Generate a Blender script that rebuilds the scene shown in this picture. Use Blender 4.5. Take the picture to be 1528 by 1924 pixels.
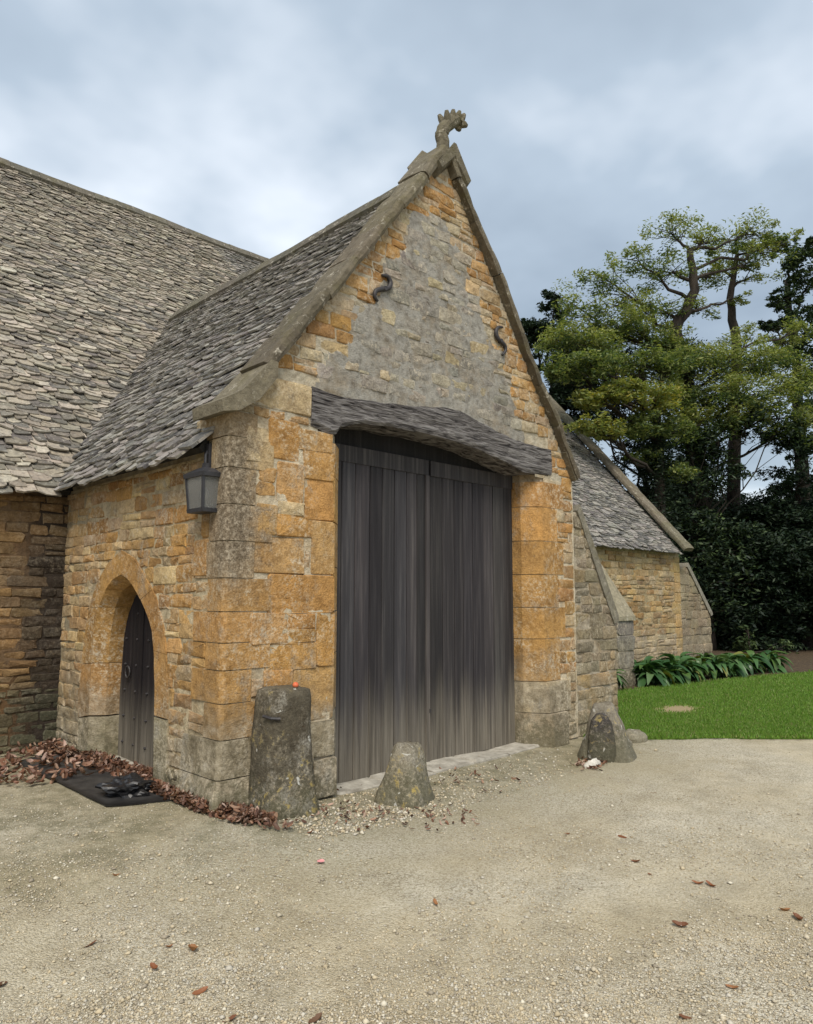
import bpy, bmesh, math, random
import numpy as np
from mathutils import Vector, Matrix, noise as mn

for o in list(bpy.data.objects): bpy.data.objects.remove(o, do_unlink=True)
S = bpy.context.scene
COL = S.collection

# ------------------------------------------------------------------ camera
FPX, PITCH, ROLL, HEAD = 1384.343, math.radians(6.48), math.radians(-.056), math.radians(44.748)
CAM = np.array([-2.912, -4.855, 1.65])
_F = np.array([math.sin(HEAD)*math.cos(PITCH), math.cos(HEAD)*math.cos(PITCH), math.sin(PITCH)])
_R = np.array([math.cos(HEAD), -math.sin(HEAD), 0.0])
_U = np.cross(_R, _F)
R2 = math.cos(ROLL)*_R - math.sin(ROLL)*_U
U2 = math.sin(ROLL)*_R + math.cos(ROLL)*_U
cd = bpy.data.cameras.new('camera')
cd.sensor_fit = 'HORIZONTAL'; cd.sensor_width = 36; cd.lens = 36*FPX/1528
cd.clip_start = .05; cd.clip_end = 2000
cam = bpy.data.objects.new('camera', cd); COL.objects.link(cam)
cam.matrix_world = Matrix(((R2[0], U2[0], -_F[0], CAM[0]), (R2[1], U2[1], -_F[1], CAM[1]),
                           (R2[2], U2[2], -_F[2], CAM[2]), (0, 0, 0, 1)))
S.camera = cam

# ------------------------------------------------------------------ world, sun, exposure
SUN_EL, SUN_AZ = math.radians(52), math.radians(222)      # azimuth clockwise from +Y (the sun stands behind the camera's left)
W = bpy.data.worlds.new('World'); S.world = W; W.use_nodes = True
nt = W.node_tree; nt.nodes.clear()
def N(t, ty, **k):
    n = t.nodes.new(ty)
    for a, b in k.items(): setattr(n, a, b)
    return n
out = N(nt, 'ShaderNodeOutputWorld'); bg = N(nt, 'ShaderNodeBackground'); bg.inputs[1].default_value = .1
sky = N(nt, 'ShaderNodeTexSky', sky_type='NISHITA', sun_disc=False)
sky.sun_elevation = SUN_EL; sky.sun_rotation = SUN_AZ; sky.air_density = 1.2; sky.dust_density = 2.0
tc = N(nt, 'ShaderNodeTexCoord')
sep = N(nt, 'ShaderNodeSeparateXYZ'); nt.links.new(tc.outputs['Generated'], sep.inputs[0])
def M(t, op, a, b=None, clamp=False):
    n = N(t, 'ShaderNodeMath', operation=op); n.use_clamp = clamp
    for i, v in enumerate((a, b)):
        if v is None: continue
        if isinstance(v, (int, float)): n.inputs[i].default_value = v
        else: t.links.new(v, n.inputs[i])
    return n.outputs[0]
den = M(nt, 'ADD', M(nt, 'MAXIMUM', sep.outputs[2], 0.0), .22)
cmb = N(nt, 'ShaderNodeCombineXYZ')
nt.links.new(M(nt, 'DIVIDE', sep.outputs[0], den), cmb.inputs[0]); nt.links.new(M(nt, 'DIVIDE', sep.outputs[1], den), cmb.inputs[1])
cmb.inputs[2].default_value = 3.7
cn = N(nt, 'ShaderNodeTexNoise'); cn.inputs['Scale'].default_value = 1.15; cn.inputs['Detail'].default_value = 5; cn.inputs['Roughness'].default_value = .48
nt.links.new(cmb.outputs[0], cn.inputs[0])
cr = N(nt, 'ShaderNodeValToRGB'); nt.links.new(cn.outputs[0], cr.inputs[0])
e = cr.color_ramp.elements
e[0].position = .34; e[0].color = (.142, .174, .210, 1); e[1].position = .65; e[1].color = (.48, .505, .535, 1)
m_ = e.new(.50); m_.color = (.232, .274, .318, 1)
sc = N(nt, 'ShaderNodeMix', data_type='RGBA', blend_type='MULTIPLY'); sc.inputs[0].default_value = 1
nt.links.new(cr.outputs[0], sc.inputs[6]); sc.inputs[7].default_value = (10, 10, 10, 1)
mx = N(nt, 'ShaderNodeMix', data_type='RGBA'); mx.inputs[0].default_value = .88
nt.links.new(sky.outputs[0], mx.inputs[6]); nt.links.new(sc.outputs[2], mx.inputs[7])
nt.links.new(mx.outputs[2], bg.inputs[0]); nt.links.new(bg.outputs[0], out.inputs[0])

sl = bpy.data.lights.new('sun', 'SUN'); sl.energy = 1.5; sl.angle = math.radians(28); sl.color = (1, .93, .82)
sun = bpy.data.objects.new('sun', sl); COL.objects.link(sun)
sd = Vector((math.sin(SUN_AZ)*math.cos(SUN_EL), math.cos(SUN_AZ)*math.cos(SUN_EL), math.sin(SUN_EL)))
sun.rotation_euler = sd.to_track_quat('Z', 'Y').to_euler(); sun.location = sd*40
S.view_settings.view_transform = 'Standard'; S.view_settings.look = 'None'
S.view_settings.exposure = 1.22; S.view_settings.gamma = 1
S.render.engine = 'CYCLES'

# ------------------------------------------------------------------ helpers
def ray(px, py): return _F + (px-764)/FPX*R2 - (py-962)/FPX*U2
def on(px, py, ax, val):
    d = ray(px, py); return CAM + d*((val-CAM[ax])/d[ax])
def frontp(px, py, Y=0.0): p = on(px, py, 1, Y); return float(p[0]), float(p[2])
def sidep(px, py, X=0.0): p = on(px, py, 0, X); return float(p[1]), float(p[2])
def proj(P):
    q = np.asarray(P)-CAM; w = q@_F
    return 764+FPX*(q@R2)/w, 962-FPX*(q@U2)/w, w
def sst(a, b, t):
    t = min(1, max(0, (t-a)/(b-a))); return t*t*(3-2*t)
def gz(x, y): return .115*sst(1.5, -.1, x)*sst(-2.4, .2, y)
def ground(px, py):
    z = 0.0
    for _ in range(4):
        p = on(px, py, 2, z); z = gz(p[0], p[1])
    return float(p[0]), float(p[1]), z
def lerp(a, b, t): return a+(b-a)*t
def mixc(a, b, t): return tuple(lerp(x, y, t) for x, y in zip(a, b))
def jit(c, r, a=.12, h=.03):
    k = 1+r.uniform(-a, a); return tuple(max(.005, x*k*(1+r.uniform(-h, h))) for x in c)
def nz(x, y=0, z=0): return mn.noise(Vector((x, y, z)))

def mk(name, V, Fc, mat, parent=None, cols=None, smooth=False, fix=False):
    me = bpy.data.meshes.new(name)
    me.from_pydata([tuple(map(float, v)) for v in V], [], Fc)
    if cols is not None:
        at = me.attributes.new('col', 'FLOAT_COLOR', 'FACE')
        if not isinstance(cols, list): cols = [cols]*len(Fc)
        at.data.foreach_set('color', np.array([(*c[:3], 1) for c in cols], dtype=np.float32).ravel())
    if fix:
        b = bmesh.new(); b.from_mesh(me); bmesh.ops.recalc_face_normals(b, faces=b.faces); b.to_mesh(me); b.free()
    if smooth == 'auto':
        b = bmesh.new(); b.from_mesh(me)
        for e_ in b.edges:
            if len(e_.link_faces) == 2 and e_.calc_face_angle(0) > .6: e_.smooth = False
        b.to_mesh(me); b.free()
    if smooth: me.polygons.foreach_set('use_smooth', [True]*len(me.polygons))
    me.materials.append(mat)
    o = bpy.data.objects.new(name, me); COL.objects.link(o)
    if parent is not None: o.parent = parent
    return o
def mk_np(name, V, Fq, mat, parent=None, cols=None, smooth=False):
    """fast: V (n,3) array, Fq (m,k) index array, cols (m,3)"""
    me = bpy.data.meshes.new(name); m, k = Fq.shape
    me.vertices.add(len(V)); me.vertices.foreach_set('co', V.astype(np.float32).ravel())
    me.loops.add(m*k); me.loops.foreach_set('vertex_index', Fq.astype(np.int32).ravel())
    me.polygons.add(m); me.polygons.foreach_set('loop_start', np.arange(0, m*k, k, dtype=np.int32))
    me.update(calc_edges=True)
    if cols is not None:
        at = me.attributes.new('col', 'FLOAT_COLOR', 'FACE')
        at.data.foreach_set('color', np.concatenate([cols, np.ones((m, 1))], 1).astype(np.float32).ravel())
    if smooth: me.polygons.foreach_set('use_smooth', [True]*m)
    me.materials.append(mat)
    o = bpy.data.objects.new(name, me); COL.objects.link(o)
    if parent is not None: o.parent = parent
    return o
class Acc:
    def __init__(s): s.V = []; s.F = []; s.C = []
    def add(s, V, Fc, c=None):
        b = len(s.V); s.V += [tuple(v) for v in V]; s.F += [tuple(i+b for i in f) for f in Fc]
        s.C += ([c]*len(Fc) if not isinstance(c, list) else c)
    def build(s, name, mat, parent=None, smooth=False, fix=True):
        return mk(name, s.V, s.F, mat, parent, s.C if s.C and s.C[0] is not None else None, smooth, fix)
def empty(name, loc, label, cat, group=None):
    o = bpy.data.objects.new(name, None); COL.objects.link(o); o.location = loc; o.empty_display_size = .2
    o['label'] = label; o['category'] = cat
    if group: o['group'] = group
    return o
def tag(o, label, cat, group=None):
    o['label'] = label; o['category'] = cat
    if group: o['group'] = group
    return o
def kind(o, k): o['kind'] = k; return o
def prism(poly, f, n0, n1):
    """2-D polygon extruded between n0 and n1 through the frame f(u,v,n)"""
    k = len(poly)
    V = [f(u, v, n0) for u, v in poly]+[f(u, v, n1) for u, v in poly]
    Fc = [tuple(range(k)), tuple(range(2*k-1, k-1, -1))]+[(i, (i+1) % k, (i+1) % k+k, i+k) for i in range(k)]
    return V, Fc
def box(x0, x1, y0, y1, z0, z1):
    return prism([(x0, y0), (x1, y0), (x1, y1), (x0, y1)], lambda u, v, n: (u, v, n), z0, z1)
def tube(path, rad, k=6, cap=True, squash=None):
    V = []; Fc = []; up = Vector((0, 0, 1)); P = [Vector(p) for p in path]; prev = None
    for i, p in enumerate(P):
        t = (P[min(i+1, len(P)-1)]-P[max(i-1, 0)]).normalized()
        a = prev if prev is not None else (Vector((1, 0, 0)) if abs(t.z) > .9 else up)
        a = (a-t*a.dot(t))
        a = a.normalized() if a.length > 1e-5 else t.orthogonal().normalized()
        prev = a; b = t.cross(a); r = rad[i] if hasattr(rad, '__len__') else rad
        for j in range(k):
            th = 2*math.pi*(j+.5)/k; V.append(p+(a*math.cos(th)+b*math.sin(th))*r)
        if i:
            o0 = (i-1)*k
            Fc += [(o0+j, o0+(j+1) % k, o0+k+(j+1) % k, o0+k+j) for j in range(k)]
    if cap: Fc += [tuple(range(k-1, -1, -1)), tuple(range(len(V)-k, len(V)))]
    return V, Fc
def loft(rings, cap=True):
    k = len(rings[0]); V = [p for r in rings for p in r]; Fc = []
    for i in range(len(rings)-1):
        Fc += [(i*k+j, i*k+(j+1) % k, (i+1)*k+(j+1) % k, (i+1)*k+j) for j in range(k)]
    if cap: Fc += [tuple(range(k-1, -1, -1)), tuple(range(len(V)-k, len(V)))]
    return V, Fc

# ------------------------------------------------------------------ materials
def material(name):
    m = bpy.data.materials.new(name); m.use_nodes = True; t = m.node_tree
    b = t.nodes['Principled BSDF']; b.inputs['Roughness'].default_value = .9
    if 'Specular IOR Level' in b.inputs: b.inputs['Specular IOR Level'].default_value = .25
    return m, t, b
def coords(t, scale=(1, 1, 1), kindc='Object'):
    c = N(t, 'ShaderNodeTexCoord'); mp = N(t, 'ShaderNodeMapping'); mp.inputs['Scale'].default_value = scale
    t.links.new(c.outputs[kindc], mp.inputs[0]); return mp.outputs[0]
def wpos(t, scale=(1, 1, 1)):
    c = N(t, 'ShaderNodeNewGeometry'); mp = N(t, 'ShaderNodeMapping'); mp.inputs['Scale'].default_value = scale
    t.links.new(c.outputs['Position'], mp.inputs[0]); return mp.outputs[0]
def noise(t, vec, scale, detail=4, rough=.6, dist=0):
    n = N(t, 'ShaderNodeTexNoise'); n.inputs['Scale'].default_value = scale; n.inputs['Detail'].default_value = detail
    n.inputs['Roughness'].default_value = rough; n.inputs['Distortion'].default_value = dist
    t.links.new(vec, n.inputs['Vector']); return n.outputs[0]
def ramp(t, v, *stops):
    r = N(t, 'ShaderNodeValToRGB'); t.links.new(v, r.inputs[0]); el = r.color_ramp.elements
    while len(el) < len(stops): el.new(.5)
    for x, (p, c) in zip(el, stops):
        x.position = p; x.color = (c, c, c, 1) if isinstance(c, (int, float)) else (*c, 1)
    return r.outputs[0]
def mixn(t, fac, a, b, mode='MIX'):
    n = N(t, 'ShaderNodeMix', data_type='RGBA', blend_type=mode)
    for i, v in ((0, fac), (6, a), (7, b)):
        if isinstance(v, (int, float)): n.inputs[i].default_value = v
        elif isinstance(v, tuple): n.inputs[i].default_value = (*v, 1)
        else: t.links.new(v, n.inputs[i])
    return n.outputs[2]
def attr(t, name='col'):
    a = N(t, 'ShaderNodeAttribute'); a.attribute_name = name; return a.outputs['Color']
def bump(t, b, h, strength=.5, dist=.02):
    n = N(t, 'ShaderNodeBump'); n.inputs['Strength'].default_value = strength; n.inputs['Distance'].default_value = dist
    t.links.new(h, n.inputs['Height']); t.links.new(n.outputs[0], b.inputs['Normal']); return n
def zof(t):
    c = N(t, 'ShaderNodeNewGeometry'); s = N(t, 'ShaderNodeSeparateXYZ'); t.links.new(c.outputs['Position'], s.inputs[0]); return s.outputs
def mapr(t, v, a, b, c=0, d=1):
    n = N(t, 'ShaderNodeMapRange'); n.interpolation_type = 'SMOOTHSTEP'
    t.links.new(v, n.inputs[0])
    for i, x in enumerate((a, b, c, d)): n.inputs[i+1].default_value = x
    return n.outputs[0]

def stone_mat(name, lime=1.0, lichen=1.0, stain=1.0, patch=1.0, yellow=False):
    m, t, b = material(name); P = wpos(t); xyz = zof(t)
    c = attr(t)
    n1 = noise(t, P, 2.3, 5, .6); n2 = noise(t, P, 13, 6, .7); n3 = noise(t, P, 60, 4, .65)
    c = mixn(t, 1, c, ramp(t, n1, (.28, (.66, .62, .58)), (.52, (1.0, 1.0, 1.0)), (.76, (1.22, 1.16, 1.05))), 'MULTIPLY')
    c = mixn(t, 1, c, ramp(t, n2, (.27, (.60, .56, .52)), (.5, (1.0, .98, .97)), (.74, (1.22, 1.19, 1.14))), 'MULTIPLY')
    c = mixn(t, 1, c, ramp(t, n3, (.3, (.74, .72, .70)), (.7, (1.2, 1.2, 1.2))), 'MULTIPLY')
    # pale lime, patchy, mostly on the splash zone at the foot of the walls
    foot = mapr(t, M(t, 'ADD', xyz[2], M(t, 'MULTIPLY', M(t, 'SUBTRACT', n1, .5), 1.6)), 1.05, .40)
    c = mixn(t, M(t, 'MULTIPLY', foot, .66*lime), c, ramp(t, noise(t, P, 8.5, 9, .78), (.36, (.075, .062, .038)), (.47, (.20, .17, .115)), (.56, (.34, .295, .215)), (.68, (.60, .55, .45))))
    damp = mapr(t, M(t, 'ADD', xyz[2], M(t, 'MULTIPLY', M(t, 'SUBTRACT', n2, .5), .9)), .38, .12)
    c = mixn(t, M(t, 'MULTIPLY', damp, .62), c, mixn(t, n3, (.055, .055, .03), (.15, .14, .085)))
    # pale crust: flecked, gathered in drifts
    sp = noise(t, P, 26, 9, .78); ms = noise(t, P, 1.9, 4, .6)
    c = mixn(t, M(t, 'MULTIPLY', M(t, 'MULTIPLY', ramp(t, sp, (.50, 0.), (.60, 1.)), ramp(t, ms, (.44, .05), (.60, 1.))), .8*patch), c, (.55, .48, .36))
    # grey crust lichen, dark algae spots
    ln = noise(t, wpos(t, (1.1, 1.1, .8)), 3.1, 9, .8)
    c = mixn(t, M(t, 'MULTIPLY', ramp(t, ln, (.53, 0.), (.64, 1.)), .6*lichen), c, mixn(t, ramp(t, n3, (.35, 0.), (.65, 1.)), (.15, .135, .11), (.46, .43, .36)))
    cst = M(t, 'MULTIPLY', M(t, 'MULTIPLY', mapr(t, M(t, 'ADD', xyz[0], M(t, 'MULTIPLY', M(t, 'SUBTRACT', n2, .5), .5)), .36, .10), mapr(t, xyz[1], .35, .0)), M(t, 'MULTIPLY', mapr(t, xyz[2], 1.45, 2.0), mapr(t, xyz[2], 3.0, 2.75, .35, 1.)))
    c = mixn(t, M(t, 'MULTIPLY', cst, .85*lime), c, ramp(t, noise(t, P, 30, 8, .8), (.38, (.045, .036, .026)), (.5, (.16, .13, .092)), (.60, (.36, .31, .235)), (.68, (.55, .50, .41))))
    dk = noise(t, P, 34, 6, .75)
    c = mixn(t, M(t, 'MULTIPLY', ramp(t, dk, (.59, 0.), (.68, 1.)), .65*stain), c, (.09, .062, .036))
    if yellow:
        yl = noise(t, P, 13, 7, .7)
        c = mixn(t, ramp(t, M(t, 'MULTIPLY', ramp(t, yl, (.56, 0.), (.62, 1.)), ramp(t, ms, (.45, 0.), (.6, 1.))), (0, 0.), (1, .8)), c, (.36, .27, .07))
        wl = noise(t, wpos(t, (1, 1, 1.3)), 9, 3, .5, .5)
        c = mixn(t, ramp(t, wl, (.68, 0.), (.70, .85)), c, (.50, .49, .44))
    t.links.new(c, b.inputs['Base Color']); b.inputs['Roughness'].default_value = .92
    h = M(t, 'ADD', M(t, 'MULTIPLY', noise(t, P, 11, 7, .68), 1.0), M(t, 'MULTIPLY', noise(t, P, 70, 4, .6), .35))
    bump(t, b, h, .75, .028)
    return m
M_STONE = stone_mat('weathered_ochre_stone')
M_DARKWALL = stone_mat('damp_blackened_stone', .0, .25, 1.6, .22)
M_FAR = stone_mat('buff_stone', .5, .6, .8)
M_GUARD = stone_mat('lichened_grey_stone', .0, 1.1, 1.3, .5, True)

def mortar_mat():
    m, t, b = material('lime_mortar'); P = wpos(t); n = noise(t, P, 12, 7, .72)
    c = mixn(t, 1, attr(t), ramp(t, n, (.28, (.45, .42, .38)), (.5, (1., 1., 1.)), (.72, (1.35, 1.33, 1.3))), 'MULTIPLY')
    c = mixn(t, ramp(t, noise(t, P, 2.6, 5, .7), (.46, 0.), (.64, .6)), c, mixn(t, 1, c, (.66, .50, .30), 'MULTIPLY'))
    c = mixn(t, ramp(t, noise(t, P, 34, 6, .75), (.60, 0.), (.69, .6)), c, (.10, .08, .055))
    t.links.new(c, b.inputs['Base Color'])
    bump(t, b, M(t, 'ADD', noise(t, P, 16, 7, .7), M(t, 'MULTIPLY', noise(t, P, 80, 5, .7), .4)), .85, .03); return m
M_MORTAR = mortar_mat()

def slate_mat():
    m, t, b = material('stone_slate'); P = wpos(t); n = noise(t, P, 22, 5, .7)
    c = mixn(t, 1, attr(t), ramp(t, n, (.3, (.62, .62, .64)), (.55, (1., 1., 1.)), (.75, (1.28, 1.24, 1.15))), 'MULTIPLY')
    l = noise(t, P, 17, 8, .78)
    c = mixn(t, ramp(t, l, (.54, 0.), (.63, .7)), c, (.46, .43, .355))
    c = mixn(t, ramp(t, noise(t, P, 7.1, 8, .75), (.55, 0.), (.66, .75)), c, (.05, .048, .05))
    t.links.new(c, b.inputs['Base Color']); bump(t, b, noise(t, P, 45, 5, .7), .6, .015); return m
M_SLATE = slate_mat()
def simple(name, c0, c1, sc=12, rough=.85, bs=.4, bd=.01, stretch=(1, 1, 1), spec=None):
    m, t, b = material(name); P = wpos(t, stretch); n = noise(t, P, sc, 6, .65)
    t.links.new(ramp(t, n, (.32, c0), (.68, c1)), b.inputs['Base Color']); b.inputs['Roughness'].default_value = rough
    if spec is not None: b.inputs['Specular IOR Level'].default_value = spec
    bump(t, b, n, bs, bd); return m
M_ROOFBASE = simple('roof_batten_shadow', (.02, .02, .02), (.05, .047, .042))
def coping_mat():
    m, t, b = material('mossy_coping_stone'); P = wpos(t); n = noise(t, P, 16, 6, .7)
    c = mixn(t, 1, attr(t), ramp(t, n, (.3, (.6, .58, .55)), (.55, (1, 1, 1)), (.75, (1.3, 1.27, 1.2))), 'MULTIPLY')
    c = mixn(t, ramp(t, noise(t, P, 9, 8, .78), (.57, 0.), (.63, .8)), c, (.45, .41, .33))
    c = mixn(t, ramp(t, noise(t, P, 3.2, 5, .7), (.52, 0.), (.68, .6)), c, (.13, .115, .055))
    t.links.new(c, b.inputs['Base Color']); bump(t, b, noise(t, P, 30, 6, .7), .8, .025); return m
M_COPING = coping_mat()
def plank_mat(name, low=True, base=(.040, .037, .0385), pale=(.125, .118, .112)):
    m, t, b = material(name); P = wpos(t); xyz = zof(t)
    g = noise(t, wpos(t, (24, 24, .7)), 1.0, 6, .68)
    g2 = noise(t, wpos(t, (7, 7, .35)), 1.0, 4, .6)
    c = ramp(t, g, (.27, tuple(x*.62 for x in base)), (.5, base), (.74, tuple(.6*x+.4*y for x, y in zip(pale, base))))
    c = mixn(t, 1, c, ramp(t, g2, (.3, (.72, .72, .76)), (.52, (1, 1, 1)), (.72, (1.3, 1.26, 1.22))), 'MULTIPLY')
    c = mixn(t, 1, c, attr(t), 'MULTIPLY')
    if low:
        f = mapr(t, M(t, 'ADD', xyz[2], M(t, 'MULTIPLY', M(t, 'SUBTRACT', g2, .5), 1.1)), .95, .12)
        c = mixn(t, M(t, 'MULTIPLY', f, .85), c, ramp(t, g, (.3, (.07, .06, .047)), (.7, (.27, .24, .19))))
    t.links.new(c, b.inputs['Base Color']); b.inputs['Roughness'].default_value = .75
    bump(t, b, g, .5, .012); return m
M_PLANK = plank_mat('weathered_oak_boards')
M_DOOR2 = plank_mat('dark_studded_oak', True, (.013, .011, .013), (.04, .035, .034))
def beam_mat():
    m, t, b = material('weathered_oak_beam'); P = wpos(t, (1.1, 3, 9)); xyz = zof(t)
    w = N(t, 'ShaderNodeTexNoise'); w.inputs['Scale'].default_value = 3.0; w.inputs['Detail'].default_value = 7; w.inputs['Distortion'].default_value = 1.6
    t.links.new(P, w.inputs['Vector'])
    g = noise(t, wpos(t, (2.2, 6, 42)), 1.6, 6, .7, .8)
    h = M(t, 'ADD', M(t, 'MULTIPLY', w.outputs[0], .65), M(t, 'MULTIPLY', g, .35))
    c = ramp(t, h, (.37, (.010, .008, .008)), (.455, (.10, .09, .086)), (.60, (.26, .245, .235)))
    t.links.new(c, b.inputs['Base Color']); bump(t, b, h, 1.0, .07); return m
M_BEAM = beam_mat()
M_IRON = simple('dark_iron', (.018, .017, .019), (.045, .038, .038), 40, .6, .3, .004, spec=.5)
M_LEAD = simple('black_lantern_metal', (.02, .021, .025), (.04, .04, .046), 30, .5, .15, .003, spec=.5)
def glass_mat():
    m, t, b = material('dusty_lantern_glass')
    b.inputs['Base Color'].default_value = (.42, .42, .40, 1); b.inputs['Roughness'].default_value = .12
    b.inputs['Transmission Weight'].default_value = .72; b.inputs['IOR'].default_value = 1.1; return m
M_GLASS = glass_mat()
M_BULB = simple('frosted_bulb', (.7, .7, .68), (.8, .8, .78), 10, .3)
M_MAT = simple('black_membrane', (.018, .018, .019), (.06, .057, .054), 6, .55, .3, .02)
M_BAG = simple('black_plastic', (.008, .008, .009), (.02, .02, .022), 9, .35, .3, .01, spec=.5)
M_SLAB = simple('pale_threshold_stone', (.22, .20, .165), (.48, .45, .385), 8, .9, .6, .02)
M_WHITE = simple('pale_limestone', (.42, .39, .33), (.66, .63, .56), 14, .9, .5, .02)
M_BERRY = simple('orange_red_skin', (.55, .10, .05), (.7, .2, .08), 20, .4)
M_PINK = simple('pink_petal', (.62, .25, .25), (.7, .36, .33), 20, .6)

def foliage(name, transl=.35, rough=.6):
    m = bpy.data.materials.new(name); m.use_nodes = True; t = m.node_tree; t.nodes.clear()
    o = N(t, 'ShaderNodeOutputMaterial'); d = N(t, 'ShaderNodeBsdfDiffuse'); tr = N(t, 'ShaderNodeBsdfTranslucent'); gl = N(t, 'ShaderNodeBsdfGlossy')
    gl.inputs['Roughness'].default_value = rough; gl.inputs['Color'].default_value = (.5, .5, .5, 1)
    c = attr(t); t.links.new(c, d.inputs[0])
    t.links.new(mixn(t, 1, c, (1.25, 1.3, .6), 'MULTIPLY'), tr.inputs[0])
    a = N(t, 'ShaderNodeMixShader'); a.inputs[0].default_value = transl
    t.links.new(d.outputs[0], a.inputs[1]); t.links.new(tr.outputs[0], a.inputs[2])
    f = N(t, 'ShaderNodeMixShader'); f.inputs[0].default_value = .05
    t.links.new(a.outputs[0], f.inputs[1]); t.links.new(gl.outputs[0], f.inputs[2]); t.links.new(f.outputs[0], o.inputs[0]); return m
M_LEAF = foliage('broadleaf_foliage', .4); M_YEW = foliage('evergreen_foliage', .12); M_HOSTA = foliage('hosta_leaf', .2, .35)
M_GRASS = foliage('grass_blade', .3); M_DEAD = foliage('dead_leaf', .15)
M_BARK = simple('bark', (.016, .013, .011), (.06, .048, .038), 6, .95, .9, .05, (1, 1, .25))

def gravel_mat():
    m, t, b = material('gravel'); P = wpos(t); xyz = zof(t)
    big = noise(t, P, .55, 4, .6); med = noise(t, P, 3.2, 5, .65); fine = noise(t, P, 60, 4, .7)
    v = N(t, 'ShaderNodeTexVoronoi'); v.inputs['Scale'].default_value = 110; v.inputs['Randomness'].default_value = 1
    t.links.new(P, v.inputs['Vector'])
    vs = N(t, 'ShaderNodeSeparateColor'); t.links.new(v.outputs['Color'], vs.inputs[0])
    tan = ramp(t, fine, (.3, (.36, .30, .20)), (.55, (.54, .47, .335)), (.75, (.63, .565, .43)))
    peb = ramp(t, vs.outputs[0], (.1, (.31, .275, .205)), (.5, (.53, .485, .385)), (.9, (.66, .62, .53)))
    c = mixn(t, ramp(t, big, (.40, .28), (.58, .8)), tan, peb)
    c = mixn(t, 1, c, ramp(t, med, (.3, (.78, .77, .74)), (.6, (1.04, 1.03, 1.0))), 'MULTIPLY')
    c = mixn(t, 1, c, ramp(t, noise(t, wpos(t, (.55, 1.0, 1)), .9, 5, .6), (.36, (.86, .835, .78)), (.56, (1.02, 1.02, 1.02))), 'MULTIPLY')
    # green algae film and damp along the foot of the building
    near = M(t, 'MULTIPLY', M(t, 'MULTIPLY', mapr(t, xyz[1], -2.2, -.5), mapr(t, xyz[0], 7.5, 3.5)), mapr(t, xyz[0], -1.6, .3, .35, 1.))
    near = M(t, 'MULTIPLY', near, ramp(t, med, (.35, .25), (.6, 1.)))
    c = mixn(t, M(t, 'MULTIPLY', near, .55), c, mixn(t, fine, (.10, .095, .045), (.26, .235, .135)))
    dirt_and_shade = M(t, 'MULTIPLY', M(t, 'MULTIPLY', mapr(t, xyz[1], -1.15, -.35), mapr(t, xyz[0], 6.0, 4.6)), ramp(t, noise(t, P, 4.3, 6, .7), (.42, 0.), (.6, 1.)))  # patchy dirt, with contact shade against the walls painted into its colour
    c = mixn(t, M(t, 'MULTIPLY', dirt_and_shade, .62), c, mixn(t, fine, (.075, .075, .035), (.20, .175, .10)))
    t.links.new(c, b.inputs['Base Color']); b.inputs['Roughness'].default_value = .95
    h = M(t, 'ADD', M(t, 'MULTIPLY', M(t, 'SUBTRACT', 1.0, v.outputs['Distance']), .8), fine)
    bump(t, b, h, .9, .012); return m
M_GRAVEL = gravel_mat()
def lawn_mat():
    m, t, b = material('lawn'); P = wpos(t); xyz = zof(t)
    n = noise(t, P, 2.0, 5, .7); f = noise(t, P, 90, 4, .7)
    c = mixn(t, f, (.05, .11, .012), (.15, .25, .034))
    c = mixn(t, ramp(t, n, (.45, 0.), (.7, .4)), c, (.085, .14, .03))
    dx = M(t, 'DIVIDE', M(t, 'SUBTRACT', xyz[0], 7.5), .50); dy = M(t, 'DIVIDE', M(t, 'SUBTRACT', xyz[1], .1), .32)
    r = M(t, 'ADD', M(t, 'ADD', M(t, 'MULTIPLY', dx, dx), M(t, 'MULTIPLY', dy, dy)), M(t, 'MULTIPLY', M(t, 'SUBTRACT', noise(t, P, 5, 6, .7), .5), 3.2))
    c = mixn(t, mapr(t, r, 1.3, .5), c, mixn(t, f, (.28, .21, .11), (.42, .34, .2)))
    t.links.new(c, b.inputs['Base Color']); bump(t, b, f, .8, .02); return m
M_LAWN = lawn_mat()
M_SOIL = simple('leafy_soil', (.035, .025, .016), (.12, .085, .05), 14, .95, .9, .03)
M_PEBBLE, _t, _b = material('pebble'); _t.links.new(attr(_t), _b.inputs['Base Color'])

# ------------------------------------------------------------------ ground
def ground_sheet():
    ax = np.concatenate([np.linspace(-300, -12, 13), np.arange(-11, 11, .16), np.linspace(11.5, 40, 20), np.linspace(50, 400, 9)])
    ay = np.concatenate([np.linspace(-300, -12, 13), np.arange(-11, 5, .16), np.linspace(5.5, 40, 20), np.linspace(50, 400, 9)])
    X, Y = np.meshgrid(ax, ay, indexing='ij'); Z = np.zeros_like(X)
    for i in range(len(ax)):
        for j in range(len(ay)):
            x, y = ax[i], ay[j]
            Z[i, j] = gz(x, y) + (.014*nz(x*.8, y*.8, 1)+.008*nz(x*3, y*3, 5) if -11 < x < 11 and -11 < y < 5 else -.01)
    V = np.stack([X, Y, Z], -1).reshape(-1, 3); n, k = len(ax), len(ay)
    I = np.arange(n*k).reshape(n, k)
    Fq = np.stack([I[:-1, :-1], I[1:, :-1], I[1:, 1:], I[:-1, 1:]], -1).reshape(-1, 4)
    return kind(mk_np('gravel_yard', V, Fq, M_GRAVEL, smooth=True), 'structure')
ground_sheet()
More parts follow.
